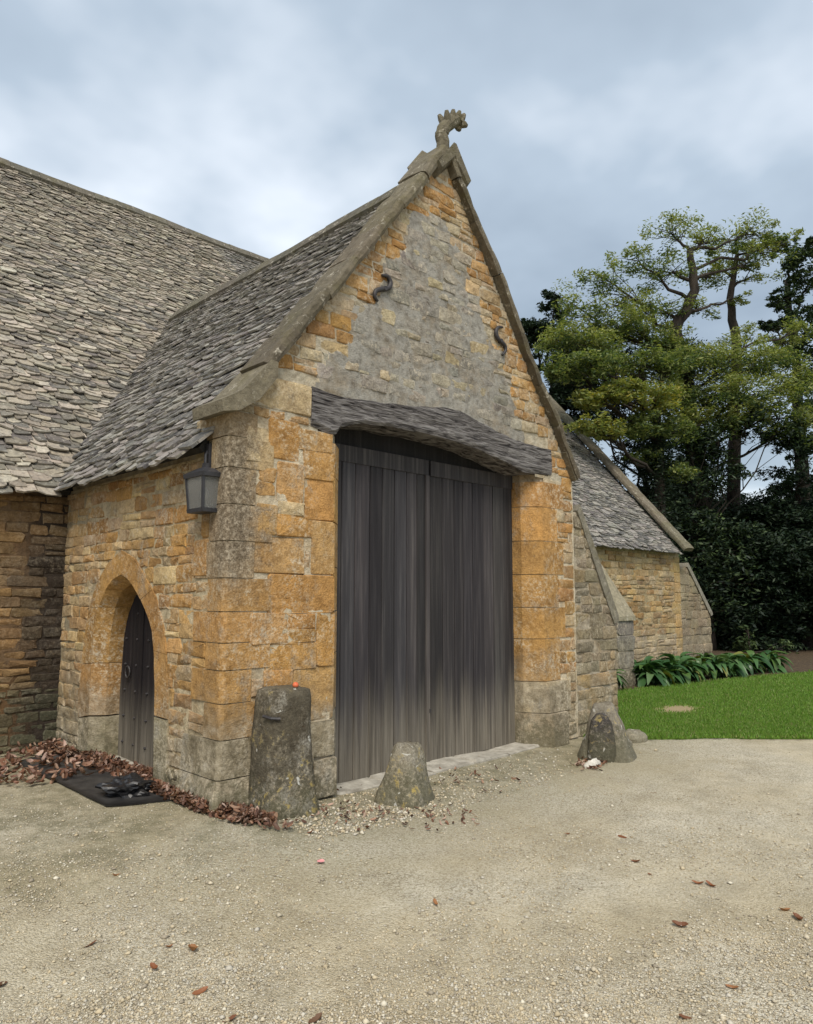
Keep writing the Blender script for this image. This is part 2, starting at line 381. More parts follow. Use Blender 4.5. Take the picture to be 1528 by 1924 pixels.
def sheet(name, poly, z, mat, jitter=.06, seed=1, step=.15):
    P = []
    for i, a in enumerate(poly):
        b = poly[(i+1) % len(poly)]; L = math.dist(a, b); k = max(1, int(min(L, 12)/step))
        for j in range(k):
            x = lerp(a[0], b[0], j/k); y = lerp(a[1], b[1], j/k)
            P.append((x+jitter*nz(x*3, y*3, seed), y+jitter*nz(x*3, y*3, seed+9)))
    V, Fc = prism(P, lambda u, v, n: (u, v, n), z-.06, z)
    return kind(mk(name, V, Fc, mat), 'structure')
LAWN = [(4.75, .2), (5.05, -.42), (5.6, -.95), (6.65, -1.93), (9, -4.3), (13, -8), (30, -16), (34, -6), (18.5, -1.0), (14.9, .35), (12.6, 1.05), (10.5, 1.45), (8.6, 1.75), (6.5, 3.0), (4.8, 3.0)]
sheet('lawn', LAWN, .030, M_LAWN)
sheet('planting_bed', [(4.75, 1.5), (8.6, 1.6), (10.5, 1.3), (12.6, .9), (14.9, .2), (18.5, -1.2), (34, -7), (70, -10), (70, 60), (14.4, 60), (14.4, 3.3), (4.75, 3.3)], .018, M_SOIL)

# ------------------------------------------------------------------ barn
W0 = 4.72; YM = 3.165; XE = 14.29
TA = 1.15; CA = 1/math.hypot(1, TA); SA = TA*CA; YE, ZE, YR, ZR = 2.965, 2.644, 8.541, 9.056
XP, ZP, XPR, ZPR = -.2, 2.71, 2.45, 6.05
TB = (ZPR-ZP)/(XPR-XP); CB = 1/math.hypot(1, TB); SB = TB*CB
barn = empty('tithe_barn', (0, 0, 0), 'old ochre stone barn with stone slate roof and gabled cart porch', 'barn')
fF = lambda u, v, n: (u, -n, v)
fS = lambda u, v, n: (-n, u, v)
fM = lambda u, v, n: (u, YM-n, v)
fR = lambda u, v, n: (W0+n, u, v)

OCH = [(.41, .24, .085), (.37, .212, .074), (.44, .28, .115), (.40, .262, .125), (.45, .34, .20), (.33, .195, .078), (.39, .295, .175)]
BUF = [(.40, .275, .125), (.44, .33, .17), (.36, .235, .10), (.46, .36, .21), (.33, .24, .13)]
GRY = [(.27, .255, .22), (.31, .295, .255), (.23, .22, .195), (.34, .315, .255), (.30, .265, .19)]

def in_grey(X, Z):
    if Z < 3.2: return False
    hw = min(1.5, .30+(5.35-Z)*.62)
    cx = 2.30+.02*(Z-4)
    return abs(X-cx)+.22*nz(X*2.3, Z*2.3, 3) < hw and Z < 5.45
def col_front(X, Z, r):
    if in_grey(X, Z):
        c = r.choice(GRY)
        if r.random() < .10: c = mixc(c, (.44, .36, .2), .6)
    else:
        c = r.choice(OCH)
        if Z > 3.3 and r.random() < .22: c = mixc(c, (.42, .37, .27), .6)
    if X < .42 and Z > 1.5: c = mixc(c, (.33, .28, .20), .55*sst(.45, .1, X))
    return jit(c, r, .10)
def col_side(Y, Z, r):
    c = r.choice(OCH)
    if r.random() < .18: c = (.52, .40, .22)
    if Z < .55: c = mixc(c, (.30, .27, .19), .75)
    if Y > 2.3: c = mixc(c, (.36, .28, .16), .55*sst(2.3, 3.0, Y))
    return jit(c, r, .12)
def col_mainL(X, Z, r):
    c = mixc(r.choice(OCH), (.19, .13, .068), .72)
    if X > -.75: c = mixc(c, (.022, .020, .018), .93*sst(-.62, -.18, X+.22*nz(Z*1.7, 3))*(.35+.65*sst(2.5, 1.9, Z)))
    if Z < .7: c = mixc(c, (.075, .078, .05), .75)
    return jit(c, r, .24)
def col_far(X, Z, r):
    c = r.choice(BUF)
    if Z < .75: c = mixc(c, (.50, .43, .31), .55)
    return jit(c, r, .16)

def outline(u0, v0, u1, v1, r, j=.016, cut=.2):
    w, h = u1-u0, v1-v0; c = min(w, h)*cut*r.uniform(.25, .9)
    P = [(u0+c, v0), (u1-c, v0), (u1, v0+c), (u1, v1-c), (u1-c, v1), (u0+c, v1), (u0, v1-c), (u0, v0+c)]
    return [(a+r.uniform(-j, j), b+r.uniform(-j, j)*.8) for a, b in P]
def stone_geo(P, f, proud, r, back=.05, bev=.010):
    k = len(P); cu = sum(p[0] for p in P)/k; cv = sum(p[1] for p in P)/k
    su = max(abs(p[0]-cu) for p in P); sv = max(abs(p[1]-cv) for p in P)
    ku = 1-min(.35, bev/max(su, .02)); kv = 1-min(.35, bev/max(sv, .02))
    ta, tb = r.uniform(-.06, .06), r.uniform(-.06, .06)
    V = [f(u, v, -back) for u, v in P]+[f(u, v, proud-bev*.8) for u, v in P]
    V += [f(cu+(u-cu)*ku, cv+(v-cv)*kv, proud+ta*(u-cu)+tb*(v-cv)+r.uniform(-.003, .003)) for u, v in P]
    V.append(f(cu, cv, proud+r.uniform(0, .012)))
    Fc = []
    for a in (0, k): Fc += [(a+i, a+(i+1) % k, a+k+(i+1) % k, a+k+i) for i in range(k)]
    Fc += [(2*k+i, 2*k+(i+1) % k, 3*k) for i in range(k)]
    return V, Fc

def skin(name, f, u0, u1, v0, v1, inside, nfun, colfun, parent, step=.032):
    """undulating lime pointing that half buries the stones' edges"""
    nu, nv = int((u1-u0)/step), int((v1-v0)/step); idx = {}; V = []; Fc = []; C = []
    def vid(i, j):
        if (i, j) not in idx:
            u, v = u0+(u1-u0)*i/nu, v0+(v1-v0)*j/nv; idx[(i, j)] = len(V)
            V.append(f(u, v, nfun(u, v)+.007*nz(u*5, v*5, 2.2)+.006*nz(u*15, v*15, 5)))
        return idx[(i, j)]
    for i in range(nu):
        for j in range(nv):
            u, v = u0+(u1-u0)*(i+.5)/nu, v0+(v1-v0)*(j+.5)/nv
            if inside(u, v): Fc.append((vid(i, j), vid(i+1, j), vid(i+1, j+1), vid(i, j+1))); C.append(colfun(u, v))
    return mk(name, V, Fc, M_MORTAR, parent, C, True, True)

class StoneWall:
    """collects stones of one wall; the ones that show largest become parts of their own, the rest one part"""
    def __init__(s, name, mat, cap): s.items = []; s.name = name; s.mat = mat; s.cap = cap
    def add(s, V, Fc, c, force=False, nm=None):
        q = np.array(V).mean(0); x, y, w = proj(q)
        vis = w > 0 and -40 < x < 1568 and -40 < y < 1960
        pr = [proj(v) for v in (V[0], V[len(V)//2], V[-1], V[4 if len(V) > 4 else 0])]
        size = (max(p[0] for p in pr)-min(p[0] for p in pr))*(max(p[1] for p in pr)-min(p[1] for p in pr))
        s.items.append(((1e9 if force else 0)+(size if vis else 0), vis, V, Fc, c, nm or s.name))
    def build(s, parent):
        s.items.sort(key=lambda t: -t[0]); acc = Acc()
        for i, (z, vis, V, Fc, c, nm) in enumerate(s.items):
            if i < s.cap and vis: mk(nm, V, Fc, s.mat, parent, c, fix=True)
            else: acc.add(V, Fc, c)
        if acc.V: kind(acc.build(s.name+'_remainder', s.mat, parent), 'stuff')

def courses(sw, f, ulo, uhi, v0, v1, hcol, r, hr=(.09, .16), wr=(.14, .36), rects=(), inside=None, proud=(.006, .03), gap=.006, span=None, wob=.03):
    """coursed rubble between u limits; rects are laid stones to go round"""
    v = v0
    while v < v1-.03:
        h = min(r.uniform(*hr), v1-v)
        if v1-v-h < hr[0]*.5: h = v1-v
        iv = [(ulo(v+h/2), uhi(v+h/2))]
        cuts = [(a, c) for a, b, c, d in rects if min(v+h, d)-max(v, b) > .25*h]
        if span: cuts += span(v, v+h)
        for a, c in cuts:
            new = []
            for p, q in iv:
                if c <= p or a >= q: new.append((p, q)); continue
                if a > p: new.append((p, a))
                if c < q: new.append((c, q))
            iv = new
        for p, q in iv:
            u = p
            while u < q-.035:
                w = r.uniform(*wr)*(1.25 if h > sum(hr)/2 else .9)
                if q-u-w < wr[0]*.55: w = q-u
                dv = wob*nz(u*1.3, v*3)
                if r.random() < .13 and h > .12 and w > .16:
                    mid = h*r.uniform(.4, .6); bits = [(v, v+mid), (v+mid, v+h)]
                else: bits = [(v, v+h)]
                for b0, b1 in bits:
                    P = outline(u+gap/2, b0+dv+gap/2, u+w-gap/2, b1+dv-gap/2, r)
                    pr = proud(u, v) if callable(proud) else proud
                    V, Fc = stone_geo(P, f, r.uniform(*pr), r)
                    sw.add(V, Fc, hcol(u+w/2, (b0+b1)/2, r))
                u += w
        v += h

# ---- gable wall of the porch (faces the yard)
gable = mk('gable_wall', *prism([(.02, -.1), (.02, 3.10), (2.46, 6.22), (4.68, 3.09), (4.70, 2.9), (4.24, 2.95), (4.24, 3.28), (.79, 3.28), (.79, 2.9), (.6, -.1)], fF, -.42, -.016), M_MORTAR, barn, (.38, .33, .25))
for pl_ in ([(.03, .022), (1.01, .022), (1.2, .21), (1.2, .5), (.03, .5)], [(3.915, .5), (3.915, .183), (4.082, .006), (4.69, .012), (4.69, .5)]):
    mk('pier_core', *prism(pl_, lambda u, v, n: (u, v, n), -.1, 3.06), M_MORTAR, barn, (.38, .33, .25))
sw = StoneWall('rubble_stone', M_STONE, 300)
r = random.Random(4)
def prect(x0, y0, x1, y1):
    ym = (y0+y1)/2; xm = (x0+x1)/2
    return frontp(x0, ym)[0], frontp(xm, y1)[1], frontp(x1, ym)[0], frontp(xm, y0)[1]
# dressed blocks of the left pier, read off the photograph
pier = [(475, 716, 582, 770), (505, 792, 560, 862), (463, 806, 503, 868), (562, 812, 623, 846), (520, 872, 568, 943), (570, 848, 624, 900), (572, 904, 624, 976),
        (484, 950, 518, 1004), (522, 946, 569, 967), (520, 970, 583, 1008), (586, 980, 625, 1078), (478, 1012, 569, 1076), (502, 1082, 625, 1149),
        (470, 1154, 539, 1208), (541, 1156, 591, 1180), (541, 1183, 591, 1206), (594, 1152, 626, 1250), (497, 1211, 591, 1257), (497, 1260, 546, 1300), (549, 1256, 626, 1352),
        (520, 1305, 547, 1395), (549, 1356, 628, 1420), (520, 1400, 580, 1475), (583, 1424, 634, 1492)]
rects = []
for i, q in enumerate(pier):
    a, b, c, d = prect(*q); a -= .012; b -= .012; d += .012; c = min(c+.012, 1.05); low = b < .62
    rects.append((a, b, c, d))
    cc = jit((.41, .238, .080) if r.random() < .7 else (.43, .27, .11), r, .07)
    if q in ((463, 806, 503, 868), (522, 946, 569, 967), (475, 716, 582, 770)): cc = (.50, .40, .24)
    if low: cc = jit((.42, .35, .235), r, .1)
    V, Fc = stone_geo(outline(a+.004, b+.004, c-.004, d-.004, r, .008, .07), fF, .012+(.05*sst(.7, .0, b) if low else r.uniform(0, .006)), r, .06, .008)
    sw.add(V, Fc, cc, True, 'dressed_block')
# right pier blocks with a chamfered reveal
def jamb_block(xin, xout, z0, z1, c, flare=0.0, ch=.17, s=1):
    # plan: reveal, chamfer, face
    pl = [(xin, .34), (xin, ch), (xin+s*.165, 0-flare-.012), (xout, 0-flare-.012), (xout, .34)]
    V = []
    for z in (z0+.004, z1-.004):
        V += [(x+r.uniform(-.004, .004), y+r.uniform(-.004, .004), z) for x, y in pl]
    k = 5
    return V, [tuple(range(k)), tuple(range(k, 2*k))]+[(i, (i+1) % k, (i+1) % k+k, i+k) for i in range(k)]
zj = [.0, .36, .70, 1.17, 1.52, 1.89, 2.27, 2.66, 2.955]
for i in range(8):
    xo = 4.40+(.09 if i % 2 else -.04)
    c = jit((.41, .242, .084), r, .06) if i > 1 else jit((.43, .36, .245), r, .08)
    fl = (.10, .05)[i] if i < 2 else 0
    V, Fc = jamb_block(3.905, xo, zj[i], zj[i+1], c, fl); sw.add(V, Fc, c, True, 'jamb_block'); rects.append((3.9, zj[i], xo, zj[i+1]))
    c = jit((.41, .242, .084), r, .06) if i > 1 else jit((.42, .35, .24), r, .08)
    V, Fc = jamb_block(1.215, .85, zj[i], zj[i+1], c, -.022, .17, -1); sw.add(V, Fc, c, False, 'jamb_block')
# quoins at the outer corner, with a rounded arris
def quoin(z0, z1, lx, ly, c, e=.015, rad=.045, flare=0.0):
    rg = []
    for t, z in ((0, z0+.004), (.5, (z0+z1)/2), (1, z1-.004)):
        ex = e+flare*(1-t)
        pl = [(lx, -ex), (rad, -ex)]+[(rad-ex-rad*math.sin(a)+0, rad-ex-rad*math.cos(a)) for a in (.35, .8, 1.25)]+[(-ex, rad), (-ex, ly), (.06, ly+.0), (lx, .06)]
        rg.append([(x+.004*nz(x*9, y*9, z*9), y+.004*nz(y*9, z*9, x*9), z) for x, y in pl])
    return loft(rg)
mk('corner_core', *prism([(.003, .5), (.003, .003), (.4, .003), (.4, .05), (.05, .5)], lambda u, v, n: (u, v, n), .02, 3.05), M_MORTAR, barn, (.40, .335, .22))
zq = [.06, .33, .60, .86, 1.10, 1.30, 1.53, 1.78, 2.06, 2.34, 2.62, 2.86, 3.06]
for i in range(12):
    lx, ly = ((.40, .22), (.24, .42))[i % 2]
    c = jit((.41, .245, .088), r, .08)
    if zq[i] > 1.7: c = jit(mixc((.33, .265, .165), c, .3), r, .08)
    if i < 2: lx, ly = .36, .50; c = jit((.22, .185, .125), r, .08)
    V, Fc = quoin(zq[i], zq[i+1], lx, ly, c, .016 if i > 1 else (.05, .026)[i], .05, .06 if i == 0 else (.022 if i == 1 else 0))
    sw.add(V, Fc, c, True, 'quoin_stone'); rects.append((-.1, zq[i], lx+.004, zq[i+1]))
QY = [(0, zq[i], ((.22, .42)[i % 2] if i > 1 else .50)+.006, zq[i+1]) for i in range(12)]
# lintel zone is left open
LT = [frontp(*q) for q in [(584, 726), (612, 738), (640, 747), (700, 755), (780, 765), (830, 766), (860, 772), (885, 786), (910, 800), (960, 825), (1000, 838), (1033, 846)]]
LB = [frontp(*q) for q in [(584, 800), (626, 822), (640, 801), (680, 796), (720, 800), (800, 815), (850, 828), (900, 845), (940, 864), (960, 874), (985, 888), (1033, 893)]]
def ipol(P, x):
    return float(np.interp(x, [p[0] for p in P], [p[1] for p in P]))
def lint(v0, v1):
    o = []
    for k in range(40):
        x = .80+k*.0865
        if v0 < ipol(LT, x)+.01 and v1 > ipol(LB, x)-.01: o.append(x)
    c = [(x-.05, x+.05) for x in o]
    if v0 < 3.1: c.append((.99, 3.92))
    return c
rakeL = lambda z: .03 if z < 3.08 else .03+(z-3.08)/1.262
rakeR = lambda z: 4.69 if z < 3.06 else 4.68-(z-3.06)/1.40
pf = lambda u, v: (.006, .024) if in_grey(u, v) else (.008, .018)
courses(sw, fF, rakeL, rakeR, .05, 3.05, col_front, r, (.10, .17), (.14, .32), rects, span=lint, proud=pf)
courses(sw, fF, rakeL, rakeR, 3.05, 6.0, col_front, r, (.075, .15), (.12, .30), rects, span=lint, proud=pf)
sw.build(gable)
def g_in(u, v):
    if v < 3.0 and 1.04 < u < 4.10: return False
    if .80 < u < 4.22 and ipol(LB, u) < v < ipol(LT, u)-.02: return False
    if 1.0 < u < 3.95 and v < ipol(LB, u): return False
    return rakeL(v)-.02 < u < rakeR(v)+.02
def g_n(u, v):
    if in_grey(u, v): return .0165
    return .004 if (u < 1.1 or u > 4.0) and v < 3 else .004
def g_c(u, v):
    if in_grey(u, v): return (.30, .285, .25)
    if v > 3.0: return (.47, .42, .32)
    return (.54, .47, .345)
skin('lime_pointing', fF, .075, 4.72, .02, 6.1, g_in, g_n, g_c, gable)

# ---- lintel beam
def beam():
    rings = []; n = 64; x0, x1 = LT[0][0], LT[-1][0]; rr = random.Random(3)
    for i in range(n+1):
        t = i/n; x = lerp(x0, x1, t); zt, zb = ipol(LT, x), ipol(LB, x)
        zt += .018*nz(x*6, 1); zb += .010*nz(x*5, 7)
        ring = []
        for j in range(14):
            a = j/14
            # front face from bottom to top, then back
            if j < 9:
                s = j/8; z = lerp(zb, zt, s); y = -.022-.010*nz(x*1.6, s*4, 2)-.016*max(0, nz(x*3, s*14, 8))
                if j == 0: y += .014
            else:
                s = (j-9)/4; z = lerp(zt-.02, zb+.01+.02*nz(x*3, 3), s); y = .44
                if j == 9: y = .1
            ring.append((x, y, z))
        rings.append(ring)
    V, Fc = loft(rings)
    return mk('lintel_beam', V, Fc, M_BEAM, barn, None, 'auto', True)
beam()

# ---- cart doors
def plank(x0, x1, z0, z1, y, f=None, th=.03):
    V, Fc = prism([(x0, y+.006), (x0+.006, y), (x1-.006, y), (x1, y+.006), (x1, y+th), (x0, y+th)], lambda u, v, n: (u, v, n), z0, z1)
    return V, Fc
r = random.Random(11)
YD = .295
for lo, hi, npl in ((1.20, 2.506, 8), (2.530, 3.915, 8)):
    leaf = mk('cart_door_leaf', *box(lo, hi, YD+.028, YD+.07, .015, 2.90 if lo < 2 else 2.95), M_PLANK, barn, (.6, .6, .6))
    ws = [r.uniform(.85, 1.15) for _ in range(npl)]; tot = sum(ws); x = lo
    for i, w in enumerate(ws):
        w = (hi-lo)*w/tot; k = r.uniform(.65, 1.3)
        mk('plank', *plank(x+.004, x+w-.004, .012+r.uniform(0, .012), 2.885, YD+r.uniform(-.003, .003)), M_PLANK, leaf, (k, k*r.uniform(.97, 1.02), k*r.uniform(.95, 1.06))); x += w
    mk('top_rail', *box(lo+.004, hi-.004, YD-.012, YD+.03, 2.875, 3.03), M_PLANK, leaf, (1.05, 1.03, 1.0))
    if lo < 2: mk('meeting_strip', *box(hi-.05, hi-.001, YD-.02, YD+.01, .02, 2.873), M_PLANK, leaf, (1.9, 1.82, 1.7))
    else: mk('latch', *box(lo-.035, lo-.015, YD-.025, YD-.004, .50, .54), M_IRON, leaf)
mk('dark_back_board', *box(1.2, 3.92, .33, .42, 3.0, 3.3), M_PLANK, barn, (.3, .3, .3))  # board added behind, coloured dark to paint the shaded gap over the doors
# threshold slabs
r = random.Random(12); x = 1.12
while x < 3.95:
    w = min(r.uniform(.45, .75), 4.0-x)
    P = outline(x, .02+r.uniform(-.05, .02), x+w-.01, .36, r, .012, .12)
    V, Fc = stone_geo(P, lambda u, v, n: (u, v, n), .02+r.uniform(-.006, .004), r, .08, .012)
    mk('threshold_slab', V, Fc, M_SLAB, barn, fix=True); x += w

# ---- S-shaped wall ties
def tie(pxs, Y=-.035):
    P = [(*frontp(x, y, Y),) for x, y in pxs]; P = [(p[0], Y, p[1]) for p in P]
    Q = []
    for i in range(len(P)-1):
        for k in range(3):
            t = k/3; p0 = Vector(P[max(i-1, 0)]); p1 = Vector(P[i]); p2 = Vector(P[i+1]); p3 = Vector(P[min(i+2, len(P)-1)])
            Q.append(.5*((2*p1)+(-p0+p2)*t+(2*p0-5*p1+4*p2-p3)*t*t+(-p0+3*p1-3*p2+p3)*t**3))
    Q.append(Vector(P[-1])); n = len(Q)
    V, Fc = tube(Q, [.013+.012*math.sin(math.pi*i/(n-1)) for i in range(n)], 8)
    o = mk('wall_tie', V, Fc, M_IRON, barn, None, True, True)
    m = Q[n//2]; mk('tie_bolt', *tube([(m.x, -.06, m.z), (m.x, .05, m.z)], .022, 8), M_IRON, o)
tie([(718, 517), (728, 519), (734, 530), (730, 541), (718, 543), (707, 546), (704, 556), (710, 566)])
tie([(944, 615), (936, 615), (932, 623), (935, 635), (943, 643), (949, 650), (950, 659), (944, 667)])

# ---- copings, kneelers and apex of the porch gable
def rake_slab(p0, p1, y0, y1, th, seed):
    """slab along p0->p1 (X,Z of its underside), from y0 to y1"""
    d = Vector((p1[0]-p0[0], p1[1]-p0[1])); L = d.length; d /= L; nrm = Vector((-d.y, d.x))
    if nrm.y < 0: nrm = -nrm
    rg = []
    for i in range(7):
        t = i/6; b = Vector(p0)+d*L*t; q = .018
        def pt(y, h): 
            k = b+nrm*h; return (k.x+q*nz(k.x*7, y*7, k.y*7+seed), y+q*nz(k.y*7, seed, y*5), k.y+q*nz(seed, k.x*8, y*8))
        rg.append([pt(y0, 0), pt(y0-.012, th*.35), pt(y0-.006, th*.8), pt(y0+.03, th), pt((y0+y1)/2, th*1.02), pt(y1-.02, th), pt(y1, 0)])
    return loft(rg)
COPC = [(.14, .118, .08), (.12, .10, .07), (.16, .136, .096)]
r = random.Random(6)
lp = [frontp(*q, -.09) for q in [(513, 699), (566, 634), (624, 560), (676, 496), (722, 440), (764, 386), (806, 334), (842, 288)]]
for i in range(len(lp)-1):
    a, b = lp[i], lp[i+1]; off = r.uniform(-.018, .018)
    mk('coping_stone', *rake_slab((a[0], a[1]+off), (lerp(a[0], b[0], 1.02), lerp(a[1], b[1], 1.02)+off), -.09, .29, .085+r.uniform(-.018, .018), i), M_COPING, barn, jit(r.choice(COPC), r, .1), fix=True)
rp = [(x-.065, z-.05) for x, z in (frontp(*q, -.10) for q in [(853, 276), (868, 330), (902, 411), (945, 511), (987, 622), (1021, 718), (1056, 795), (1091, 893)])]
for i in range(len(rp)-1):
    a, b = rp[i], rp[i+1]; off = r.uniform(-.010, .010)
    mk('coping_stone', *rake_slab((a[0]+off, a[1]), (b[0]+off, b[1]), -.10, .36, .082, 40+i), M_COPING, barn, jit(r.choice(COPC), r, .1), fix=True)
# kneeler at the left foot of the gable
ko = [(-.12, 3.01), (.02, 3.04), (.20, 3.16), (.36, 3.37), (.36, 3.49), (.30, 3.50), (.04, 3.20), (-.13, 3.10)]
mk('kneeler', *prism(ko, fF, -.34, .11), M_COPING, barn, (.19, .165, .115))
mk('kneeler', *prism([(4.68, 3.02), (4.73, 3.04), (4.74, 3.12), (4.56, 3.40), (4.48, 3.34)], fF, -.34, .085), M_COPING, barn, (.17, .15, .105))
# saddle stone: short roof-shaped apex, higher at both ends
def saddle():
    rg = []
    for i in range(9):
        t = i/8; y = -.12+.46*t; top = float(np.interp(y, [-.12, -.02, .08, .16, .26, .34], [6.30, 6.22, 6.17, 6.22, 6.35, 6.42])); xa = 2.49
        hw = .20; th = .07
        rg.append([(xa-hw, y, top-hw*1.3-th), (xa-hw-.05, y, top-hw*1.3-.02), (xa-.02, y, top+.02), (xa+.02, y, top+.02), (xa+hw+.05, y, top-hw*1.36-.02), (xa+hw, y, top-hw*1.36-th), (xa, y, top-th-.05)])
    return loft(rg)
sad = mk('saddle_stone', *saddle(), M_COPING, barn, (.15, .132, .095), fix=True)
def finial():
    Y = .10; A = Acc()
    path = [(833, 286), (832, 268), (829, 254), (832, 245), (839, 236), (846, 229), (854, 226), (861, 231), (867, 240)]
    wid = [.075, .068, .066, .070, .074, .080, .074, .052, .038]
    P = [(frontp(x, y, Y)) for x, y in path]; Q = []; Wd = []
    for i in range(len(P)-1):
        for k in range(3): Q.append((lerp(P[i][0], P[i+1][0], k/3), Y, lerp(P[i][1], P[i+1][1], k/3))); Wd.append(lerp(wid[i], wid[i+1], k/3))
    Q.append((P[-1][0], Y, P[-1][1])); Wd.append(wid[-1])
    V, Fc = tube(Q, Wd, 10); V = [v+Vector((.010*nz(v.x*12, v.y*12, v.z*12), .010*nz(v.z*12, v.x*12, 3), .012*nz(v.y*12, v.z*12, 9))) for v in map(Vector, V)]
    A.add(V, Fc, (.155, .137, .095))
    for (x, y), (bx, by) in (((832, 211), (838, 232)), ((845, 210), (847, 227)), ((857, 213), (855, 226)), ((866, 219), (860, 230)), ((871, 241), (864, 234)), ((826, 246), (834, 250))):
        a = frontp(bx, by, Y); b = frontp(x, y, Y)
        for dy in (-.045, .045):
            V, Fc = tube([(a[0], Y+dy*.5, a[1]), (lerp(a[0], b[0], .6), Y+dy, lerp(a[1], b[1], .6)), (b[0], Y+dy*1.2, b[1])], [.05, .036, .020], 7); A.add(V, Fc, (.155, .137, .095))
    return A.build('finial', M_COPING, sad)
finial()

# ---- side wall of the porch with the pointed doorway
IL = [sidep(*q) for q in [(168, 1410), (172, 1300), (176, 1239), (180, 1190), (188, 1143), (201, 1108), (215, 1089), (231, 1079)]]
IR = [sidep(*q) for q in [(294, 1425), (294, 1299), (293, 1227), (288, 1179), (274, 1139), (255, 1103), (243, 1087), (231, 1079)]]
OL = [sidep(*q) for q in [(150, 1405), (151, 1308), (157, 1240), (163, 1190), (170, 1145), (184, 1097), (205, 1060), (231, 1034)]]
OR = [sidep(*q) for q in [(318, 1440), (318, 1305), (316, 1235), (311, 1180), (296, 1120), (277, 1086), (257, 1050), (231, 1034)]]
for L_ in (IL, OL, IR, OR): L_[0] = (L_[0][0], .0)
def resamp(P, t):
    t = min(max(t, 0), 1)*(len(P)-1); i = min(int(t), len(P)-2); return (lerp(P[i][0], P[i+1][0], t-i), lerp(P[i][1], P[i+1][1], t-i))
YC = IL[-1][0]
swall = mk('porch_side_wall', *prism([(.05, -.1)]+[(p[0]-.02, p[1]) for p in OR]+[(p[0]+.02, p[1]) for p in OL[::-1]][1:]+[(OL[0][0]+.02, -.1), (YM+.1, -.1), (YM+.1, 2.80), (.05, 2.80)][0:4], fS, -.40, -.016), M_MORTAR, barn, (.38, .33, .25))
r = random.Random(21)
sw = StoneWall('wall_stone', M_STONE, 300)
def arch_piece(I, O, t0, t1, c, sgn, nm='arch_stone'):
    rg = []; n = 6
    for i in range(n+1):
        t = lerp(t0+.0012, t1-.0012, i/n); a = resamp(I, t); b = resamp(O, t)
        # inset towards the middle of the opening
        k = .10; zz = a[1]; ins = (a[0]+(YC-a[0])*min(1, k/max(abs(YC-a[0]), .1)), zz-.075*sst(.6, 1.0, t))
        rg.append([fS(*b, -.30), fS(*b, .018), fS(*a, .018+r.uniform(-.002, .002)), fS(*ins, -.10), fS(*ins, -.30)])
    return loft(rg)
for I, O, s, sp in ((IL, OL, 1, (0, .10, .27, .58, 1)), (IR, OR, -1, (0, .11, .30, .62, 1))):
    for k in range(len(sp)-1):
        c = jit((.41, .245, .088), r, .06)
        if k == 0: c = (.33, .30, .19)
        V, Fc = arch_piece(I, O, sp[k], sp[k+1], c, s); sw.add(V, Fc, c, True, 'arch_stone')
def arch_span(v0, v1):
    vm = (v0+v1)/2
    if vm > OL[-1][1]: return []
    l = np.interp(vm, [p[1] for p in OL], [p[0] for p in OL]); q = np.interp(vm, [p[1] for p in OR], [p[0] for p in OR]); return [(q-.005, l+.005)]
# some larger blocks near the corner, as in the photograph
srect = list(QY)
for q in [(366, 1012, 418, 1086), (382, 950, 420, 1010)]:
    y1, z = sidep(q[0], (q[1]+q[3])/2); y0 = max(sidep(q[2], (q[1]+q[3])/2)[0], .03); zl = sidep((q[0]+q[2])/2, q[3])[1]; zh = sidep((q[0]+q[2])/2, q[1])[1]
    V, Fc = stone_geo(outline(max(y0, .24)+.003, zl, y1, zh, r, .006, .12), fS, .02, r, .06, .018); sw.add(V, Fc, jit((.41, .245, .088), r), True, 'wall_stone')
    srect.append((y0, zl, y1, zh))
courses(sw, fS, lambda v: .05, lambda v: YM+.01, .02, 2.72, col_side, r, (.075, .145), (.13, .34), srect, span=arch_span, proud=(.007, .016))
sw.build(swall)
def s_in(u, v):
    if v < OL[-1][1]:
        l = np.interp(v, [p[1] for p in OL], [p[0] for p in OL]); q = np.interp(v, [p[1] for p in OR], [p[0] for p in OR])
        if q+.03 < u < l-.03: return False
    return True
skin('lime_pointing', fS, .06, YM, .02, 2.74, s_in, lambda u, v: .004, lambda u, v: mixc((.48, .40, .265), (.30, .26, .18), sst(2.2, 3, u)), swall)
# eaves board shadow course
# ---- small pointed door
r = random.Random(31); XD = .23
door = None
ins = .105
def doorline(z):
    l = np.interp(z, [p[1]-.075 for p in IL], [p[0] for p in IL])-ins; q = np.interp(z, [p[1]-.075 for p in IR], [p[0] for p in IR])+ins; return q, l
yl = doorline(.3)[1]+.02; yr = doorline(.3)[0]-.02; nb = 5
pts = []
acc = []
zt = [.10+i*.04 for i in range(60)]
poly_l = [(doorline(z)[1]+.02, z) for z in zt if doorline(z)[1] > doorline(z)[0]]; poly_r = [(doorline(z)[0]-.02, z) for z in zt if doorline(z)[1] > doorline(z)[0]]
pd = mk('pointed_door', *prism(poly_r+poly_l[::-1], fS, -XD-.07, -XD-.025), M_DOOR2, barn, (.8, .8, .8))
def top_at(y):
    z = 1.9
    while z > .2:
        q, l = doorline(z)
        if q-.01 <= y <= l+.01: return z
        z -= .01
    return .2
